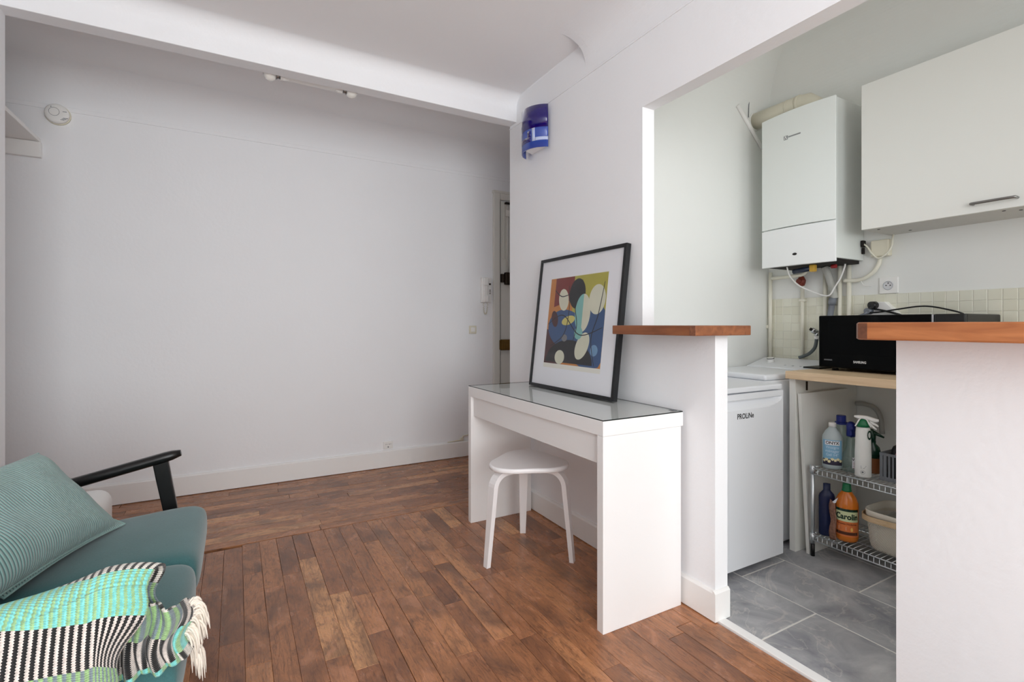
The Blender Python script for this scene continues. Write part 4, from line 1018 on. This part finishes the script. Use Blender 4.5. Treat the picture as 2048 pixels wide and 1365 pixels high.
# blue capped bottle behind
c = (2.615, 1.353)
t = thing('capped_bottle', 'clear bottle with large navy cap standing behind the vinegar bottle', 'bottle', (*c, SZ1))
b = NB(); lathe(b, [(.034, 0), (.041, .01), (.041, .15), (.036, .175), (.024, .2), (.02, .21), (.02, .215)], (*c, SZ1), 24); obj('body', b, CLEARBOTTLE, t)
b = NB(); lathe(b, [(.027, 0), (.027, .01), (.021, .012), (.0205, .040), (.019, .043), (0, .043)], (*c, SZ1+.208), 24, smooth=False); obj('cap', b, BLUEP, t)
# glass cleaner
c = (2.560, 1.281)
t = thing('glass_cleaner', 'clear spray bottle with blue trigger head beside the vinegar bottle', 'spray bottle', (*c, SZ1))
b = NB(); lathe(b, [(.032, 0), (.038, .006), (.0385, .05), (.034, .085), (.022, .108), (.0185, .125), (.018, .15), (.0145, .16), (.0145, .172)], (*c, SZ1), 24, .75, PH); bb = obj('body', b, CLEARBOTTLE, t)
b = NB(); lathe(b, [(.0185, 0), (.019, .014), (.0175, .02), (.0185, .03), (.0195, .05), (.016, .062), (.008, .068), (0, .069)], (*c, SZ1+.168), 16, 1.25, PH); tr = obj('trigger_head', b, BLUEP, t)
b = NB(); dv = Vector((cos(PH), sin(PH), 0)); q = Vector((*c, SZ1+.212)); tube(b, [q+dv*.012, q+dv*.03], [.008, .007], 10); tube(b, [q+dv*.016+Vector((0, 0, -.006)), q+dv*.026+Vector((0, 0, -.03)), q+dv*.022+Vector((0, 0, -.045))], [.005, .006, .004], 8); obj('trigger', b, BLUEP, t)
fn = cyl(*c, .0385, SZ1, .75)
b = NB(); V = grid(b, lambda s, u: Vector(fn(.004+(.030*s)*1, .012+.068*u if s > .3 else .022+.05*u, .0009)), 8, 3); lb = obj('label', b, PAPER, bb)
text('label_lettering', 'Vent', .016, BLACKP, lambda x, y, z: fn(x+.019, y+.062, .0012+z), bb, bold=.0003)
b = NB()
for k in range(4): V = grid(b, lambda s, u: Vector(fn(.008+.022*s, .022+.008*k+.002*u, .0012)), 4, 1)
islands('label_line', b, mat('red_print', (160, 60, 56), .5, noise=.1), bb)
# white spray bottle
c = (2.517, 1.208)
t = thing('white_spray_bottle', 'white spray bottle with green insert and white trigger on the upper shelf', 'spray bottle', (*c, SZ1))
b = NB(); lathe(b, [(.028, 0), (.0325, .006), (.0325, .10), (.0305, .17), (.0275, .222), (.023, .232)], (*c, SZ1), 28, .72, PH+.15); bb = obj('body', b, mat('white_bottle_plastic', (226, 226, 222), .3, noise=.02), t)
b = NB(); lathe(b, [(.0275, 0), (.026, .012), (.02, .028), (.011, .038), (0, .040)], (*c, SZ1+.230), 24, .75, PH+.15); obj('insert', b, GREENP, t, label='green plastic shoulder insert')
rt = Vector((-sin(PH), cos(PH), 0)); up = Vector((0, 0, 1)); q = Vector((*c, SZ1+.230)); hd = obj('trigger_head', tube(NB(), [q-rt*.033+up*.045-dv*.004, q-rt*.015+up*.043, q+rt*.012+up*.041, q+rt*.04+up*.034, q+rt*.058+up*.034], [.004, .0095, .011, .010, .006], 14, smooth=5), WPLAST, t)
b = NB(); tube(b, [q-rt*.030+up*.002+dv*.012, q-rt*.022+up*.018+dv*.016, q-rt*.013+up*.036+dv*.012, q+up*.042+dv*.012, q+rt*.014+up*.034+dv*.012, q+rt*.022+up*.016+dv*.016, q+rt*.029+up*.004+dv*.012], .0032, 8, smooth=4); obj('hood_rim', b, WPLAST, hd)
b = NB(); tube(b, [q+rt*.024+up*.03, q+rt*.036+up*.018, q+rt*.046+up*.014, q+rt*.056+up*.006], [.006, .006, .005, .004], 10, smooth=3); tube(b, [q+rt*.02+up*.018, q+rt*.035+up*.004, q+rt*.05-up*.008], [.006, .005, .003], 10, smooth=3); obj('trigger', b, WPLAST, hd)
fn = cyl(*c, .0325, SZ1, .72, PH+.15)
b = NB()
for k in range(20):
    a0, a1 = 2*PI*k/20, 2*PI*(k+1)/20
    b.faces.new([b.verts.new(fn(-.006+r*cos(a), .026+r*sin(a), .0008)) for r, a in ((.009, a0), (.009, a1), (.0082, a1), (.0082, a0))])
b.faces.new([b.verts.new(fn(-.006+.004*cos(2*PI*k/7)*(1+.4*(k % 2)), .026+.004*sin(2*PI*k/7), .0008)) for k in range(7)])
for k in range(3): b.faces.new([b.verts.new(fn(x, y, .0008)) for x, y in ((-.014, .043+.005*k), (.002+.003*k, .043+.005*k), (.002+.003*k, .0445+.005*k), (-.014, .0445+.005*k))])
islands('print_symbol', b, MIDGREY, bb)
b = NB()
for k in range(24):
    a0, a1 = 2*PI*k/24, 2*PI*(k+1)/24
    b.faces.new([b.verts.new(fn(.022+r*.55*cos(a), .196+r*1.2*sin(a), .0012)) for r, a in ((.018, a0), (.018, a1), (.011, a1), (.011, a0))])
obj('printed_ring', b, DKGREEN, bb)
# dark green spray bottle
c = (2.628, 1.222)
t = thing('green_spray_bottle', 'dark green spray bottle half hidden behind the white one', 'spray bottle', (*c, SZ1))
b = NB(); lathe(b, [(.03, 0), (.034, .006), (.034, .09), (.028, .12), (.014, .135), (.013, .15)], (*c, SZ1), 24, .8, PH); obj('body', b, BROWNP, t)
b = NB(); lathe(b, [(.0345, 0), (.0345, .022), (.0285, .05), (.0145, .066), (.0145, .08)], (*c, SZ1+.072), 24, .82, PH); obj('shoulder', b, DKGREEN, t)
b = NB(); q = Vector((*c, SZ1+.15)); tube(b, [q, q+up*.02, q+up*.045-rt*.006, q+up*.055-rt*.03], [.014, .015, .014, .008], 12); tube(b, [q+up*.04+rt*.004, q+up*.03+rt*.025, q+up*.02+rt*.045], [.01, .007, .004], 10); obj('trigger_head', b, DKGREEN, t)
# grey crate with dark bottles
k0 = (2.535, 1.02)
t = thing('storage_crate', 'grey slatted plastic crate at the end of the upper rack shelf', 'crate', (2.60, 1.08, SZ1))
b = NB(); X0, X1, Y0, Y1, Z0 = 2.535, 2.70, .93, 1.150, SZ1
bx(b, X0, Y0, Z0, X1, Y1, Z0+.006, .001)
for z in (Z0+.006, Z0+.112): 
    bx(b, X0, Y0, z, X0+.004, Y1, z+.012); bx(b, X1-.004, Y0, z, X1, Y1, z+.012); bx(b, X0, Y1-.004, z, X1, Y1, z+.012); bx(b, X0, Y0, z, X1, Y0+.004, z+.012)
obj('crate_frame', b, MIDGREY, t)
for k in range(15):
    y = Y0+.004+.0145*k; wd = .0075 if k < 13 else .012; obj('slat', bx(NB(), X0, y, Z0+.016, X0+.003, y+wd, Z0+.114), MIDGREY, t)
for k in range(9): obj('slat', bx(NB(), X0+.006+.018*k, Y1-.003, Z0+.016, X0+.017+.018*k, Y1, Z0+.114), MIDGREY, t)
for (x, y, lab) in ((2.585, 1.088, 'black bottle with tall cap standing in the grey crate, nearer the sprays'), (2.60, 1.00, 'black bottle in the grey crate, farther from the sprays')):
    t = thing('black_bottle', lab, 'bottle', (x, y, SZ1+.007))
    b = NB(); lathe(b, [(.03, 0), (.034, .006), (.034, .13), (.028, .146), (.015, .156)], (x, y, SZ1+.007), 24); bb = obj('body', b, mat('black_bottle_plastic', (24, 20, 24), .3, noise=.1), t)
    b = NB(); lathe(b, [(.014, 0), (.0135, .038), (0, .039)], (x, y, SZ1+.162), 18, smooth=False); obj('cap', b, BLACKP, t)
    fn = cyl(x, y, .034, SZ1+.007)
    b = NB()
    for r in (.024, .018):
        for k in range(16):
            a0, a1 = PI*k/16, PI*(k+1)/16; b.faces.new([b.verts.new(fn(q*cos(a), .112+q*.8*sin(a), .0006)) for q, a in ((r, a0), (r, a1), (r-.002, a1), (r-.002, a0))])
    islands('label_arc', b, mat('pink_print', (196, 128, 132), .5, noise=.1), bb)

# lower shelf
c = (2.513, 1.366)
t = thing('navy_bottle', 'tall navy plastic bottle on the lower rack shelf', 'bottle', (*c, SZ2))
b = NB(); lathe(b, [(.031, 0), (.0345, .006), (.0345, .188), (.031, .2), (.018, .215), (.0155, .22), (.0155, .25), (0, .251)], (*c, SZ2), 4*7, .6, PH+.25); obj('body', b, NAVYP, t)
c = (2.484, 1.3225)
t = thing('torn_packet', 'crumpled brown and white packet wedged between navy and orange bottles', 'packet', (*c, SZ2))
b = NB()
def crum(u, v):
    a = 2*PI*u; k = 1+.25*sin(5*a+9*v)+.15*sin(3*a-17*v)
    return Vector((c[0]+.0035*cos(a)*k+.002*sin(14*v), c[1]+.0135*sin(a)*(1+.12*sin(11*v))*k**.5+.003*sin(9*v), SZ2+.178*v+.01*sin(a)*v))
V = grid(b, crum, 28, 16); bmesh.ops.remove_doubles(b, verts=b.verts[:], dist=1e-6)
b.faces.new([V[i][16] for i in range(28) if V[i][16].is_valid]); b.faces.new([V[i][0] for i in range(28) if V[i][0].is_valid][::-1])
obj('packet_body', b, mat('printed_packet', (132, 94, 76), .6, noise=.9, nscale=90), t)
b = NB(); q = Vector((c[0], c[1]-.012, SZ2+.176)); prism(b, [q, q+Vector((0, .024, -.008)), q+Vector((-.003, -.012, .03))], (.002, 0, 0)); obj('torn_flap', b, PAPER, t, label='white torn flap')
c = (2.537, 1.288); R = .0475
t = thing('floor_cleaner_bottle', 'orange floor cleaner bottle with green cap and printed label', 'bottle', (*c, SZ2))
b = NB(); lathe(b, [(.039, 0), (.0455, .008), (R, .02), (R, .168), (.046, .182), (.037, .208), (.022, .229), (.0175, .235), (.0175, .24)], (*c, SZ2), 32, .85, PH); bb = obj('body', b, ORANGEB, t)
b = NB(); lathe(b, [(.020, 0), (.0205, .006), (.019, .008), (.0165, .034), (.0155, .036), (0, .0365)], (*c, SZ2+.232), 24); obj('cap', b, GREENP, t)
fn = cyl(*c, R, SZ2, .85)
label_patch('label', mat('orange_label', (214, 118, 62), .45, noise=.15, nscale=50), fn, .104, .028, .154, bb, .0006)
label_patch('label_panel', mat('pale_green_label', (206, 214, 168), .45, noise=.1, nscale=40), fn, .102, .098, .145, bb, .001)
label_patch('label_band', DKGREEN, fn, .102, .145, .157, bb, .0011); label_patch('label_band', mat('dark_brown_label', (84, 44, 26), .45, noise=.1), fn, .096, .036, .050, bb, .001)
text('title_lettering', 'Carolin', .037, DKGREEN, lambda x, y, z: fn(x, y+.1205, .0014+z), bb, bold=.0012, sx=.84)
text('label_lettering', 'Parquets Modernes', .0125, mat('maroon_print', (120, 40, 26), .5, noise=.05), lambda x, y, z: fn(x, y+.087, .0012+z), bb, sx=.85)
b = NB(); b.faces.new([b.verts.new(fn(*p, .0012)) for p in ((.016, .054), (.024, .056), (.025, .064), (.02, .075), (.014, .066))]); obj('label_leaf', b, mat('gold_print', (236, 188, 96), .5, noise=.1), bb)
b = NB()
for k in range(3): bx_ = [b.verts.new(fn(*p, .0012)) for p in ((-.034, .058+.006*k), (-.002, .058+.006*k), (-.002, .061+.006*k), (-.034, .061+.006*k))]; b.faces.new(bx_)
for k in range(2): b.faces.new([b.verts.new(fn(*p, .0013)) for p in ((-.036, .0395+.005*k), (.036, .0395+.005*k), (.036, .0412+.005*k), (-.036, .0412+.005*k))])
islands('label_line', b, mat('light_print', (226, 206, 186), .5, noise=.05), bb)
# basket
BX, BY = 2.62, 1.075
t = thing('wire_basket', 'beige perforated basket with bent wood handle on the lower rack shelf', 'basket', (BX, BY, SZ2))
def rrect(a, hx, hy, p=5):
    c_, s_ = cos(a), sin(a); k = (abs(c_/hx)**p+abs(s_/hy)**p)**(-1/p); return c_*k, s_*k
prof = [(.0, .70, .80), (.004, .80, .84), (.015, .85, .885), (.035, .885, .92), (.12, .95, .965), (.180, 1, 1)]
HX, HY = .124, .134
def bask(name, prof, m, off=0, uv=True):
    b = NB(); n = 64; L = b.loops.layers.uv.new('UVMap'); V = [[b.verts.new((BX+rrect(2*PI*k/n, HX*sx-off, HY*sy-off)[0], BY+rrect(2*PI*k/n, HX*sx-off, HY*sy-off)[1], SZ2+z)) for k in range(n)] for z, sx, sy in prof]
    for i in range(len(V)-1):
        for k in range(n):
            f = b.faces.new((V[i][k], V[i][(k+1) % n], V[i+1][(k+1) % n], V[i+1][k])); f.smooth = True
            for lp_, (ii, kk) in zip(f.loops, ((i, k), (i, k+1), (i+1, k+1), (i+1, k))): lp_[L].uv = (kk/n*.9, prof[ii][0])
    return b, V
b, V = bask('x', prof, PERF); bs = obj('basket_wall', b, PERF, t)
b, V = bask('x', [(.0, .70, .80), (.001, .71, .81)], PERF); b.faces.new(V[0][::-1]); b.faces.new(V[1]); BEIGE = mat('beige_enamel', (218, 211, 196), .4, noise=.02); obj('basket_floor', b, BEIGE, t)
b, V = bask('x', [(.150, .976, .982), (.150, .992, .996), (.182, 1.012, 1.012), (.184, 1.006, 1.008), (.182, .99, .992), (.150, .976, .982)], BEIGE); obj('rim', b, BEIGE, t)
tag(obj('dark_filling', bx(NB(), BX-.085, BY-.095, SZ2+.004, BX+.085, BY+.095, SZ2+.155, .03, 3), fabric('olive_filling', (84, 84, 66), (104, 104, 84))), 'dark olive filling added to darken the inside of the beige basket', 'filling')  # olive block added to stand in for shade and unclear contents in the basket
# wooden handle lying down around the end
b = NB(); n = 40; V = []
for k in range(n+1):
    a = PI*(-.02)+PI*1.04*k/n
    px, py = rrect(a, HX+.0065, HY+.02, 4); px2, py2 = rrect(a, HX+.0105, HY+.024, 4)
    zz = SZ2+.152-.010*max(0, sin(a))
    V.append([b.verts.new(p) for p in ((BX+px, BY+py-.03*(1-abs(sin(a))) , zz-.012), (BX+px2, BY+py2-.03*(1-abs(sin(a))), zz-.012), (BX+px2, BY+py2-.03*(1-abs(sin(a))), zz+.012), (BX+px, BY+py-.03*(1-abs(sin(a))), zz+.012))])
for A, B in zip(V, V[1:]):
    for q in range(4): b.faces.new((A[q], A[(q+1) % 4], B[(q+1) % 4], B[q]))
b.faces.new(V[0][::-1]); b.faces.new(V[-1]); bmesh.ops.recalc_face_normals(b, faces=b.faces[:]); hw = obj('handle', b, HANDLEW, t)
b = NB()
for s in (-1, 1): disc(b, (BX+s*(HX+.009), BY-.018, SZ2+.151), (s, 0, 0), .0065, .004, 16, .005)
islands('rivet', b, STEEL, hw)

# ------------------------------------------------------------------ white appliance behind the sofa
t = thing('white_appliance', 'white rounded appliance on the floor between sofa and far wall', 'appliance', (-.61, 2.68, 0))
obj('housing', bx(NB(), -.80, 2.56, .012, -.475, 2.80, .415, .055, 5), WPLAST, t, smooth=True)
b = NB(); bx(b, -.512, 2.556, .392, -.50, 2.562, .372, .001); obj('slot', b, DARK, t)
obj('base', bx(NB(), -.77, 2.58, 0, -.50, 2.78, .014, .003), MIDGREY, t)

# ------------------------------------------------------------------ sofa
sf = thing('sofa', 'teal two seat sofa with black wooden arms by the wall', 'sofa', (-.5, 1.8, 0))
SX = -.098
YA, YF = 1.255, 2.345
def cushion(name, y0, y1, x0, x1, ztf, ztb, thick):
    """seat cushion: domed top, round nose"""
    b = NB(); hx, hy = (x1-x0)/2, (y1-y0)/2; cx_, cy_ = (x0+x1)/2, (y0+y1)/2; n = 44
    def sup(v, p): return (abs(v)**p)
    def pt(u, v, s):
        a, c_ = u*2-1, v*2-1
        ea = math.copysign(abs(a)**.72, a) if False else a
        r = max(0, 1-sup(a, 9))**.32*max(0, 1-sup(c_, 12))**.28
        zt = ztb+(ztf-ztb)*(a+1)/2
        # far-corner rounding of the outline
        k = 1-.035*sup(c_, 8)*sup(a, 3)
        x = cx_+a*hx*k; y = cy_+c_*hy*(1-.02*sup(a, 8))
        dome = .012*(1-a*a)*(1-c_*c_)
        return Vector((x, y, zt-thick/2+s*(thick/2)*r+(dome if s > 0 else 0)))
    T = grid(b, lambda u, v: pt(.5+.5*sin((u-.5)*PI), .5+.5*sin((v-.5)*PI), 1), n, n)
    Bt = grid(b, lambda u, v: pt(.5+.5*sin((u-.5)*PI), .5+.5*sin((v-.5)*PI), -1), n, n, flip=True)
    bmesh.ops.remove_doubles(b, verts=b.verts[:], dist=.0006)
    bmesh.ops.recalc_face_normals(b, faces=b.faces[:])
    return obj(name, b, TEAL, sf, smooth=True)
cushion('seat_cushion', 1.797, YF, -.70, SX, .432, .385, .155)
cushion('seat_cushion', 1.262, 1.793, -.70, SX-.004, .436, .388, .158)
# back cushions, leaning
def back(y0, y1):
    b = NB(); bx(b, -.08, y0, 0, .08, y1, .30, .06, 5)
    bmesh.ops.rotate(b, verts=b.verts[:], cent=(0, 0, 0), matrix=Matrix.Rotation(-.22, 3, 'Y')); bmesh.ops.translate(b, vec=(-.69, 0, .35), verts=b.verts[:])
    return obj('back_cushion', b, TEAL, sf, smooth=True)
back(1.265, 1.795); back(1.80, 2.33)
b = NB(); bx(b, -.16, 1.24, .222, -.125, 2.36, .272, .004); bx(b, -.75, 1.24, .17, -.715, 2.36, .225, .004)
for y in (1.25, 1.80, 2.345): prism(b, [(-.74, y-.015, .19), (-.14, y-.015, .232), (-.14, y-.015, .262), (-.74, y-.015, .222)], (0, .03, 0))
obj('seat_frame', b, BLACKW, sf)
def armset(y, out):
    def Z(x): return .617+.218*(x+.205)
    b = NB(); pts = []; 
    n = 26; V = []
    for k in range(n+1):
        x = -.842+(.842-.197)*k/n; wd = .025*(1-.1*(1-k/n)); h = .018
        if k == n: wd *= .55; h *= .6; x += .004
        if k == n-1: wd *= .9; h *= .92
        ring = []
        for q in range(12):
            a = 2*PI*q/12; cc, ss = cos(a), sin(a); f = (abs(cc)**4+abs(ss)**4)**-.25
            ring.append(b.verts.new((x-ss*f*h*.2, y+cc*f*wd, Z(x)+ss*f*h)))
        V.append(ring)
    for A, B in zip(V, V[1:]):
        for q in range(12): f = b.faces.new((A[q], A[(q+1) % 12], B[(q+1) % 12], B[q])); f.smooth = True
    b.faces.new(V[0][::-1]); b.faces.new(V[-1]); bmesh.ops.recalc_face_normals(b, faces=b.faces[:])
    a_ = obj('armrest', b, BLACKW, sf)
    # front leg: wide at the arm, slanting forward to the floor
    b = NB(); sec = [(.598, -.287, -.235), (.52, -.274, -.223), (.40, -.252, -.204), (.25, -.222, -.178), (.0, -.172, -.140)]; V = []
    for z, xa, xb in sec:
        w2 = .0135; ring = [b.verts.new(p) for p in ((xa, y-w2, z), (xb, y-w2, z), (xb, y+w2, z), (xa, y+w2, z))]; V.append(ring)
    for A, B in zip(V, V[1:]):
        for q in range(4): b.faces.new((A[q], A[(q+1) % 4], B[(q+1) % 4], B[q]))
    b.faces.new(V[0][::-1]); b.faces.new(V[-1]); bmesh.ops.recalc_face_normals(b, faces=b.faces[:]); obj('leg', b, BLACKW, sf, bevel=.004)
    b = NB(); V = []
    for z, xa, xb in ((.478, -.79, -.745), (.2, -.77, -.725), (0, -.80, -.765)):
        V.append([b.verts.new(p) for p in ((xa, y-.0135, z), (xb, y-.0135, z), (xb, y+.0135, z), (xa, y+.0135, z))])
    for A, B in zip(V, V[1:]):
        for q in range(4): b.faces.new((A[q], A[(q+1) % 4], B[(q+1) % 4], B[q]))
    b.faces.new(V[0][::-1]); b.faces.new(V[-1]); bmesh.ops.recalc_face_normals(b, faces=b.faces[:]); obj('leg', b, BLACKW, sf, bevel=.004)
armset(2.378, 1); armset(1.228, -1)

# ------------------------------------------------------------------ corduroy cushion
def pillow(name, label, o, ex, ey, W, Hh, th, seed, group=None):
    """o: lower far corner; ex along the bottom edge, ey up the cushion"""
    ex, ey = Vector(ex).normalized(), Vector(ey).normalized(); ez = ex.cross(ey).normalized(); rr = random.Random(seed)
    t = thing(name, label, 'cushion', o, group); o = Vector(o)
    ph = [rr.uniform(0, 6) for _ in range(6)]
    def pt(u, v, s):
        a, c_ = 2*u-1, 2*v-1
        pin = 1-.07*(1-c_*c_)*0-.0
        x = W*(.5+.5*a*(1-.06*(1-c_*c_))); y = Hh*(.5+.5*c_*(1-.06*(1-a*a)))
        r = (max(0, 1-a**4)*max(0, 1-c_**4))**.55
        wr = .004*sin(7*u+5*v+ph[0])+.003*sin(13*v-7*u+ph[1])+.0015*sin(23*u+ph[2]+5*v)
        return o+ex*x+ey*y+ez*(s*th*r+wr*min(1, r*1.5)-.012*a*a*c_)
    b = NB(); n = 48
    g = lambda q: .5+.5*sin((q-.5)*PI)
    def uvf(u, v): return (g(u)*W/.5+.004*sin(7*g(v)), g(v))
    grid(b, lambda u, v: pt(g(u), g(v), 1), n, n, uvf); grid(b, lambda u, v: pt(g(u), g(v), -1), n, n, uvf, flip=True)
    bmesh.ops.remove_doubles(b, verts=b.verts[:], dist=.0004); bmesh.ops.recalc_face_normals(b, faces=b.faces[:])
    obj('cover', b, CORD, t, smooth=True)
    # flat welt running round the edge
    b = NB(); loop = []
    for k in range(64):
        q = k/16; i = int(q); f = q-i
        u, v = ((f, 0), (1, f), (1-f, 1), (0, 1-f))[i % 4]; loop.append(pt(u, v, 0))
    loop.append(loop[0]); tube(b, loop, .0035, 6, False); obj('welt', b, CORD, t)
pillow('corduroy_cushion', 'teal corduroy cushion slumped in the sofa corner, in front', (-.352, 2.17, .443), (-.30, -.93, .03), (-.66, .10, .72), .62, .345, .07, 2, 'corduroy cushions')
pillow('corduroy_cushion', 'teal corduroy cushion tucked behind the other cushion', (-.338, 2.195, .437), (-.34, -.93, .02), (-.80, .1, .5), .5, .33, .03, 4, 'corduroy cushions')

# ------------------------------------------------------------------ throw over the near arm
tw = thing('throw_blanket', 'striped aqua, green, black and white woven throw over the near arm', 'blanket', (-.4, 1.23, .6))
YAN = 1.228
def smst(x): x = min(1, max(0, x)); return x*x*(3-2*x)
LO = .46                                   # length hanging outside
def section(t, X):
    """t: metres across the drape measured from the arm top centre, + is the outer (camera) side"""
    za = .620+.218*(min(X, -.205)+.205)+.027
    hw = .034
    if t > hw:                             # outer side hangs, bellying a little
        d = t-hw; return (YAN-hw-.012-.035*smst(d/.12)+.02*smst((d-.15)/.2), za-.012-max(0, d-.008))
    if t > -hw: return (YAN-t*1.25, za+.008*(1-(t/hw)**2)-.012*abs(t/hw)**3)
    d = -t-hw                              # inner side falls to the seat and spreads over it
    if d < .15: return (YAN+hw+.012+.02*smst(d/.15), za-.012-d)
    return (YAN+hw+.032+(d-.15)*.95, za-.012-.15-.006*smst((d-.15)/.05))
TMIN, TMAX = -.30, LO
XA, XB, XC = -.84, -.245, -.140
def bl(u, v):
    t = TMAX+(TMIN-TMAX)*v
    s = XA+(XC-XA)*u                        # distance measured along the arm
    X = min(s, XB+.02); over = max(0, s-(XB+.02))
    y, z = section(t, X)
    # gentle ripples
    z += .004*sin(26*s+9*t); y += .005*sin(21*s+5*t)*smst(abs(t)/.2)
    if over > 0:
        # the cloth wraps a little around the rounded arm end and sags
        k = over/(XC-XB-.02); X = s-k*(.36*max(0, t-.02)+.010*sin(55*t))
        y += .026*k*k*smst((t+.06)/.1)+.004*sin(60*t)*k; z -= .018*k*k
    return Vector((X, y, z))
b = NB(); grid(b, bl, 150, 150, lambda u, v: (XA+(XC-XA)*u, (TMAX+(TMIN-TMAX)*v)-.012+.30*2+.40*max(0, -.24-(XA+(XC-XA)*u))), False)
bmesh.ops.recalc_face_normals(b, faces=b.faces[:])
o = obj('woven_cloth', b, BLANKET, tw, smooth=True)
sm = o.modifiers.new('thickness', 'SOLIDIFY'); sm.thickness = .005; sm.offset = 0
# the corner of the throw bunched over the front of the seat
def drop(p_, q_):
    X = -.222+.136*p_+.010*sin(7*q_)*p_; z = .572-.146*q_-.045*p_*p_*(1-q_)
    y = 1.243-.011*sin(20*p_+2.5*q_)-.006*sin(39*p_-3*q_)+.055*smst((p_-.76)/.24)-.012*q_
    return Vector((X, y, z))
b = NB(); grid(b, drop, 50, 50, lambda p_, q_: (.150*p_, .60+.231-.168*q_-.088*smst((p_-.80)/.05)))
o = obj('bunched_corner', b, BLANKET, tw, smooth=True)
sm = o.modifiers.new('thickness', 'SOLIDIFY'); sm.thickness = .006; sm.offset = 0
rr = random.Random(9)
for k in range(24):
    q_ = .02+.97*k/23; p = drop(.985, q_); b = NB(); d = Vector((.55, .1+.25*(1-q_), .15-.95*q_)).normalized()
    for j in range(5):
        o0 = p+Vector((rr.uniform(-.003, .003), rr.uniform(-.006, .006), rr.uniform(-.003, .003)))
        d1 = (d+Vector((rr.uniform(-.2, .3), rr.uniform(-.45, .35), rr.uniform(-.3, .2)))).normalized(); L = rr.uniform(.018, .028)*(1+.6*q_)
        pp = [o0, o0+d1*L*.4+Vector((0, 0, .003)), o0+d1*L*.75-Vector((0, 0, .010)), o0+d1*L*.9-Vector((0, 0, .028+.02*q_))]
        tube(b, pp, [.0024, .0028, .0022, .0007], 5, smooth=3)
    obj('tassel', b, FRINGE, tw)
